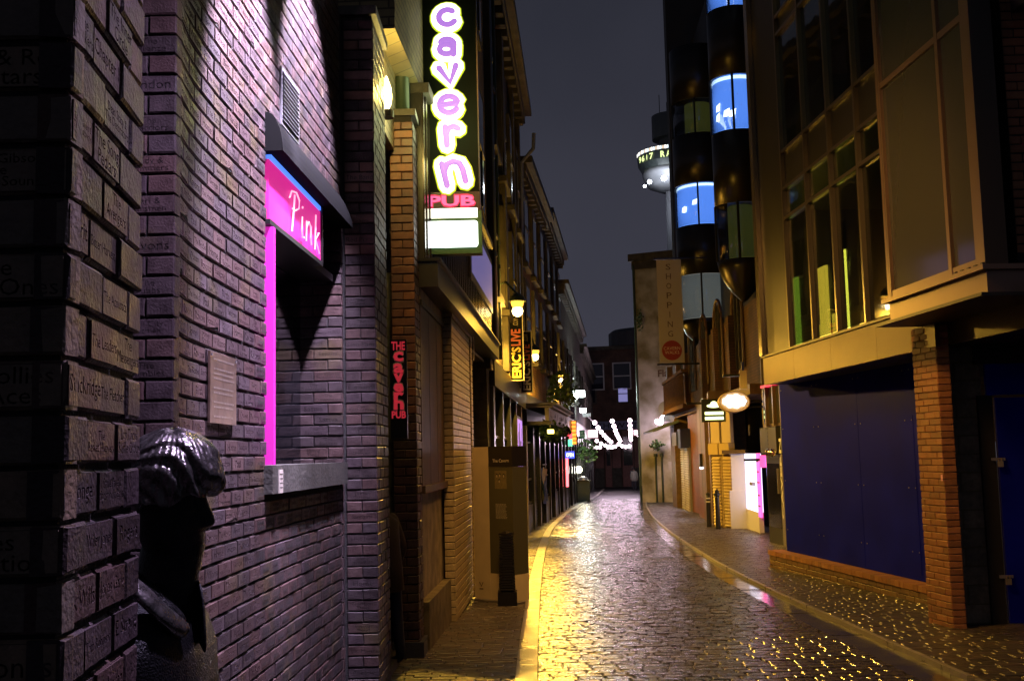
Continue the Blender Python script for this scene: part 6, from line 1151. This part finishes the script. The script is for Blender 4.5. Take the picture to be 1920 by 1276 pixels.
# head: horizontal slices; front outline follows the profile, nose, lips and chin narrow
prof = [(860, 398, 262), (880, 394, 258), (905, 391, 256), (925, 387, 256), (936, 389, 257), (943, 392, 257), (950, 395, 258), (958, 399, 259), (966, 402, 260), (973, 404.5, 261), (980, 405, 262), (985, 402, 263), (989, 389, 264), (994, 383, 264), (1000, 382, 265), (1006, 384, 267), (1010, 381, 268), (1014, 384, 270), (1018, 380, 271), (1024, 376.5, 273), (1030, 377.5, 276), (1037, 379.5, 281), (1045, 378.5, 288), (1052, 374, 298), (1058, 360, 312)]
nose = {936: 3, 943: 6, 950: 10, 958: 13.5, 966: 17, 973: 19.5, 980: 21, 985: 18, 989: 6, 994: 2, 1006: 4, 1010: 1.5, 1014: 4.5, 1018: 2}
Xc = (S(322, 900)[0]); rings = []; NA = 48
for py, pf_, pb_ in prof:
    xf, z = S(pf_ - nose.get(py, 0), py); xb, _ = S(pb_, py); hw = .076 * (1 - max(0, (py - 985) / 130) ** 1.4) * (1 - max(0, (885 - py) / 160) ** 2); r_ = []
    nb = nose.get(py, 0) * kS; cx_ = (xf + xb) / 2; hx = (xf - xb) / 2
    for k in range(NA):
        a_ = 2 * math.pi * k / NA; ca, sa = math.cos(a_), math.sin(a_); e_ = .82; x = cx_ + hx * math.copysign(abs(ca) ** e_, ca); y = hw * math.copysign(abs(sa) ** .9, sa)
        dn = min(abs(a_), 2 * math.pi - a_); x += nb * math.exp(-(dn / .22) ** 2)
        if 925 <= py <= 950: x -= .010 * math.exp(-((dn - .42) / .18) ** 2)      # eye sockets
        if py == 938: x += .006 * math.exp(-((dn - .40) / .09) ** 2)
        r_.append((x, yt + y, z))
    rings.append(r_)
b = MB(); b.loft(rings[::-1]); hd = b.build('head', m_brz, stt, smooth=True); hd.modifiers.new('s', 'SUBSURF').levels = 1; hd.modifiers['s'].render_levels = 1
b = MB(); x0, z0 = S(335, 1040); b.loft([[(x0 + dx_ + .062 * math.cos(t), yt + .058 * math.sin(t), z) for t in np.linspace(0, 2 * math.pi, 20, False)] for dx_, z in ((-.045, z0 - .20), (-.03, z0 - .08), (-.01, z0 + .02))]); b.build('neck', m_brz, stt, smooth=True)
# hair: a thick cap of swept locks, fringe over the brow
hx0, hz0 = S(322, 905); R_ = []; NH, NV = 168, 30
for j in range(NV):
    v = j / (NV - 1); r_ = []
    for k in range(NH):
        a_ = 2 * math.pi * k / NH; low = -.052 if abs(math.sin(a_)) < .55 and math.cos(a_) > 0 else -.055 - .035 * (math.cos(a_) < .2)
        front = max(0, math.cos(a_)); low = -.006 - .030 * (1 - front) ** .8 - .006 * math.sin(9 * a_ + 1) * (v > .7); zt_ = .122; ph_ = math.pi / 2 * (1 - v)
        rx = .098 + (.015 if math.cos(a_) < 0 else 0); ry = .100; el = math.sin(ph_) if v < 1 else 0
        w_ = a_ * 11 + 6.5 * v + 1.6 * math.sin(2 * a_ + 2.4 * v); xx_, zz_ = math.cos(a_) * math.cos(math.pi / 2 * (1 - v)), math.sin(math.pi / 2 * (1 - v)); an_ = math.atan2(zz_ - .55, xx_ + .75); di_ = math.hypot(zz_ - .55, xx_ + .75); w_ = 10.5 * an_ + 3.4 * di_ + 1.1 * math.sin(5 * di_) + 1.2 * math.sin(a_); lock = .017 * (abs(math.sin(w_)) ** .6 - .62) + .0035 * math.sin(2.7 * w_ + 3) + .002 * math.sin(41 * a_ + 9 * v)
        rad = math.cos(ph_) if v > 0 else .0; bulge = 1 + .10 * math.sin(math.pi * v) ; L_ = 1 + lock * 9 * rad
        z = low * v ** 3 + zt_ * el * (1 + .02 * math.sin(6 * a_)); x = rx * rad * bulge * L_ * math.cos(a_); y = ry * rad * bulge * L_ * math.sin(a_)
        if v > .75: x *= 1 - .06 * (v - .75) / .25; y *= 1 - .06 * (v - .75) / .25
        r_.append((hx0 + .003 + x, yt + y, hz0 - .012 + z))
    R_.append(r_)
bot = [(hx0 + (x - hx0) * .80, yt + (y - yt) * .80, z + .012) for x, y, z in R_[-1]]; R_.append(bot)
b = MB(); b.loft(R_[::-1]); hr = b.build('hair', m_brz_lit, stt, smooth=True); hr.modifiers.new('s', 'SUBSURF').levels = 1; hr.modifiers['s'].render_levels = 1
# jacket: torso loft, upturned collar halves and a broad lapel
b = MB(); rings = []
for py, pf_, pb_, hw in ((1085, 322, 262, .07), (1105, 335, 225, .13), (1135, 352, 200, .18), (1170, 370, 185, .21), (1220, 381, 175, .22), (1290, 388, 168, .215), (1500, 388, 170, .20), (1750, 384, 182, .19), (1900, 386, 176, .20)):
    xf, z = S(pf_, py); xb, _ = S(pb_, py); rings.append([((xf + xb) / 2 + (xf - xb) / 2 * math.copysign(abs(math.cos(t)) ** .8, math.cos(t)) + .006 * math.sin(3 * t + py * .02), yt + hw * math.copysign(abs(math.sin(t)) ** .85, math.sin(t)) * (1 + .03 * math.sin(5 * t + py * .05)), z) for t in np.linspace(0, 2 * math.pi, 40, False)])
b.loft(rings[::-1]); b.build('jacket', m_brz, stt, smooth=True)
def strip(name, rows, m, th=.012):
    b = MB(); n_ = len(rows[0]); b.add([p for r in rows for p in r], [(i * n_ + j, i * n_ + j + 1, (i + 1) * n_ + j + 1, (i + 1) * n_ + j) for i in range(len(rows) - 1) for j in range(n_ - 1)]); o = b.build(name, m, stt, smooth=True); s_ = o.modifiers.new('t', 'SOLIDIFY'); s_.thickness = th; s_.offset = 0; o.modifiers.new('s', 'SUBSURF').levels = 2; o.modifiers['s'].render_levels = 2
def P3(px, py, dy): p = at(px, py, yt + dy); return (p.x, p.y, p.z)
strip('collar', [[P3(318, 1066, .07), P3(342, 1058, .05), P3(364, 1072, .02), P3(379, 1098, -.01)], [P3(320, 1090, .08), P3(346, 1088, .055), P3(370, 1105, .02), P3(383, 1138, -.02)], [P3(325, 1125, .08), P3(352, 1130, .05), P3(374, 1150, .01), P3(385, 1185, -.03)], [P3(332, 1165, .08), P3(356, 1180, .04), P3(377, 1205, .0), P3(387, 1240, -.03)]], m_brz)
strip('lapel', [[P3(240, 1070, -.16), P3(280, 1105, -.15), P3(322, 1145, -.12), P3(362, 1172, -.07)], [P3(240, 1085, -.185), P3(280, 1125, -.18), P3(320, 1165, -.15), P3(352, 1190, -.09)], [P3(240, 1110, -.195), P3(275, 1145, -.19), P3(312, 1180, -.16), P3(340, 1200, -.10)]], m_brz_lit, .016)
strip('collar', [[P3(250, 1062, -.10), P3(275, 1085, -.11), P3(305, 1115, -.10), P3(345, 1150, -.07)], [P3(245, 1078, -.13), P3(278, 1108, -.13), P3(315, 1142, -.12), P3(358, 1176, -.08)]], m_brz, .014)
b = MB(); rings = []          # near sleeve
for py, px, r_ in ((1110, 215, .055), (1150, 235, .066), (1230, 244, .066), (1330, 246, .06), (1450, 250, .052)):
    x, z = S(px, py); rings.append([(x + r_ * math.cos(t), yt - .19 + r_ * math.sin(t), z) for t in np.linspace(0, 2 * math.pi, 18, False)])
b.loft(rings[::-1]); b.build('sleeve', m_brz, stt, smooth=True)
for sx_ in (-.075, .075):
    b = MB(); x, z = S(285, 1900); b.tube([(x + sx_ * .3, yt + sx_, z + .05), (x + sx_ * .4, yt + sx_, .45), (x, yt + sx_ * 1.2, g(2.2) + .05)], [.085, .065, .06], 14); b.build('trouser_leg', m_brz, stt, smooth=True); b = MB(); b.box(x - .06, x + .17, yt + sx_ * 1.2 - .04, yt + sx_ * 1.2 + .04, g(2.2), g(2.2) + .08); b.build('shoe', m_brz, stt)

# ================================================================== people
def person(name, label, loc, facing, coat, legs, skin, hgt=1.68, lean=.0, hood=None):
    """one continuous skinned body; facing = angle of the front about z"""
    t = thing(name, label, 'person', loc); s_ = hgt / 1.7
    J = {'pel': (0, 0, .93), 'wai': (.01, 0, 1.08), 'che': (.02 + lean * .5, 0, 1.28), 'nek': (.02 + lean * .8, 0, 1.44), 'hea': (.035 + lean, 0, 1.54), 'top': (.03 + lean, 0, 1.66)}
    Rr = {'pel': (.15, .12), 'wai': (.15, .115), 'che': (.175, .125), 'nek': (.062, .06), 'hea': (.078, .09), 'top': (.055, .06)}
    Ed = [('pel', 'wai'), ('wai', 'che'), ('che', 'nek'), ('nek', 'hea'), ('hea', 'top')]
    for sd, q in ((1, 'l'), (-1, 'r')):
        for nm, p, r in (('sh', (.02 + lean * .6, .18 * sd, 1.38), .068), ('el', (-.03, .235 * sd, 1.10), .052), ('wr', (.07, .22 * sd, .87), .038), ('hn', (.10, .215 * sd, .79), .034), ('hi', (0, .095 * sd, .86), .092), ('kn', (.04 * sd, .10 * sd, .48), .066), ('an', (-.04 + .05 * sd, .10 * sd, .09), .047), ('to', (.10 + .05 * sd, .105 * sd, .04), .04)): J[nm + q] = p; Rr[nm + q] = (r, r)
        Ed += [('che', 'sh' + q), ('sh' + q, 'el' + q), ('el' + q, 'wr' + q), ('wr' + q, 'hn' + q), ('pel', 'hi' + q), ('hi' + q, 'kn' + q), ('kn' + q, 'an' + q), ('an' + q, 'to' + q)]
    ks = list(J); me = bpy.data.meshes.new('body'); ca, sa = math.cos(facing), math.sin(facing)
    me.from_pydata([((J[k][0] * ca - J[k][1] * sa) * s_, (J[k][0] * sa + J[k][1] * ca) * s_, J[k][2] * s_) for k in ks], [(ks.index(a_), ks.index(b__)) for a_, b__ in Ed], []); o = bpy.data.objects.new('body', me); COL.objects.link(o); o.parent = t
    o.modifiers.new('skin', 'SKIN'); o.modifiers.new('sub', 'SUBSURF').levels = 1; o.modifiers['sub'].render_levels = 1
    for i, k in enumerate(ks): v = me.skin_vertices[0].data[i]; v.radius = (Rr[k][0] * s_, Rr[k][1] * s_); v.use_root = k == 'pel'
    dg = bpy.context.evaluated_depsgraph_get(); m2 = bpy.data.meshes.new_from_object(o.evaluated_get(dg)); o.modifiers.clear(); o.data = m2
    m2.materials.clear(); [m2.materials.append(x) for x in (coat, legs, skin)]
    for p in m2.polygons: z = p.center.z / s_; p.material_index = 1 if z < .80 and abs(p.center.xy.length) < .30 and z < .84 else (2 if z > 1.46 or (z < .86 and p.center.xy.length > .2 * s_) else 0); p.use_smooth = True
    b = MB(); hx_, hz_ = (.022 + lean) * s_, 1.595 * s_; b.lathe((hx_ * ca, hx_ * sa, hz_), [(.092 * s_, -.10 * s_), (.104 * s_, -.03 * s_), (.10 * s_, .03 * s_), (.07 * s_, .085 * s_), (.01, .105 * s_)], 14); h = b.build('hood' if hood else 'hair', hood or mat('dark_hair', (.03, .02, .015), .6), None, smooth=True); h.parent = t
    b = MB(); rg = [[((.01 + lean * f + rx * math.cos(q)) * ca * s_ - ry * math.sin(q) * sa * s_, (.01 + lean * f + rx * math.cos(q)) * sa * s_ + ry * math.sin(q) * ca * s_, z * s_) for q in np.linspace(0, 2 * math.pi, 20, False)] for z, rx, ry, f in ((.72, .165, .205, 0), (.95, .155, .19, .1), (1.15, .145, .185, .4), (1.36, .125, .205, .6), (1.43, .08, .10, .75))]; b.loft(rg); c_ = b.build('coat', coat, None, smooth=True); c_.parent = t
    return t
m_coat = mat('brown_jacket', (.045, .024, .014), .7, bump=.3); m_tr = mat('dark_trousers', (.02, .02, .028), .7); m_skin = mat('skin', (.40, .24, .17), .5)
pd_ = Vector((-1.10, 9.32, g(9.42) + .0)); person('person', 'person in a brown hooded jacket stepping into the pub doorway', pd_, math.radians(150), m_coat, m_tr, m_skin, 1.50, .05, mat('hood_cloth', (.03, .025, .025), .8))
p = gnd(1172, 915); person('person', 'distant figure in dark clothes in the middle of the street end', Vector((p.x, 84, g(84))), 1.6, m_tr, m_tr, m_skin, 1.72)
p = at(1188, 860, 80); person('person', 'distant figure in a pale jacket on the right at the street end', Vector((p.x, 80, g(80))), -1.6, mat('pale_jacket', (.30, .30, .24), .7), m_tr, m_skin, 1.66)

# ================================================================== floodlights fixed high on the carved wall (just above the picture)
VIO = (.76, .60, 1.0); WHV = (.78, .68, 1.0)
def wallflood(s, z, power, aim, spot, lab, col, off=.42):
    fr = wfr(s, .1); p = fr.pt(fr.L / 2, z, off); t = thing('wall_floodlight', lab, 'floodlight', p, 'floodlights on the carved wall')
    b = MB(); b.box(p.x - .09, p.x + .09, p.y - .12, p.y + .12, p.z + .03, p.z + .12); b.build('housing', m_blk, t); b = MB(); b.box(p.x - .07, p.x + .07, p.y - .10, p.y + .10, p.z + .015, p.z + .029); b.build('lamp_glass', glow('flood_glass', (.9, .85, 1.), 6), t)
    b = MB(); q = fr.pt(fr.L / 2, z + .08, .0); b.tube([q, (p.x - .08, p.y, p.z + .08)], .018, 6); b.build('arm', m_blk, t)
    lamp_light('flood_beam', (p.x, p.y, p.z), col, power, t, .05, spot, aim, .45)
def wq(s, z, n): fr = wfr(s, .1); return fr.pt(fr.L / 2, z, n)
wallflood(1.30, 4.85, 2300, wq(1.35, 3.45, .0), 54, 'violet-white floodlight on the carved wall, nearer of the two', WHV, .85)
wallflood(2.55, 5.30, 2200, wq(2.75, 3.8, .0), 54, 'violet-white floodlight on the carved wall, above the vent', WHV, .85)
# a third lights the statue and the pier from above
pF = Vector((.05, 2.6, 4.5)); t = thing('wall_floodlight', 'violet floodlight on a long arm above the statue', 'floodlight', pF, 'floodlights on the carved wall')
b = MB(); b.box(pF.x - .1, pF.x + .1, pF.y - .1, pF.y + .1, pF.z + .03, pF.z + .12); b.build('housing', m_blk, t); b = MB(); b.tube([pF + Vector((0, 0, .08)), (-1.28, 4.0, 4.5)], .02, 6); b.build('arm', m_blk, t)
b = MB(); b.box(pF.x - .08, pF.x + .08, pF.y - .08, pF.y + .08, pF.z + .015, pF.z + .029); b.build('lamp_glass', MATS['flood_glass'], t)
lamp_light('flood_beam', tuple(pF), VIO, 480, t, .06, 96, (-.95, 2.9, 2.3), .7)
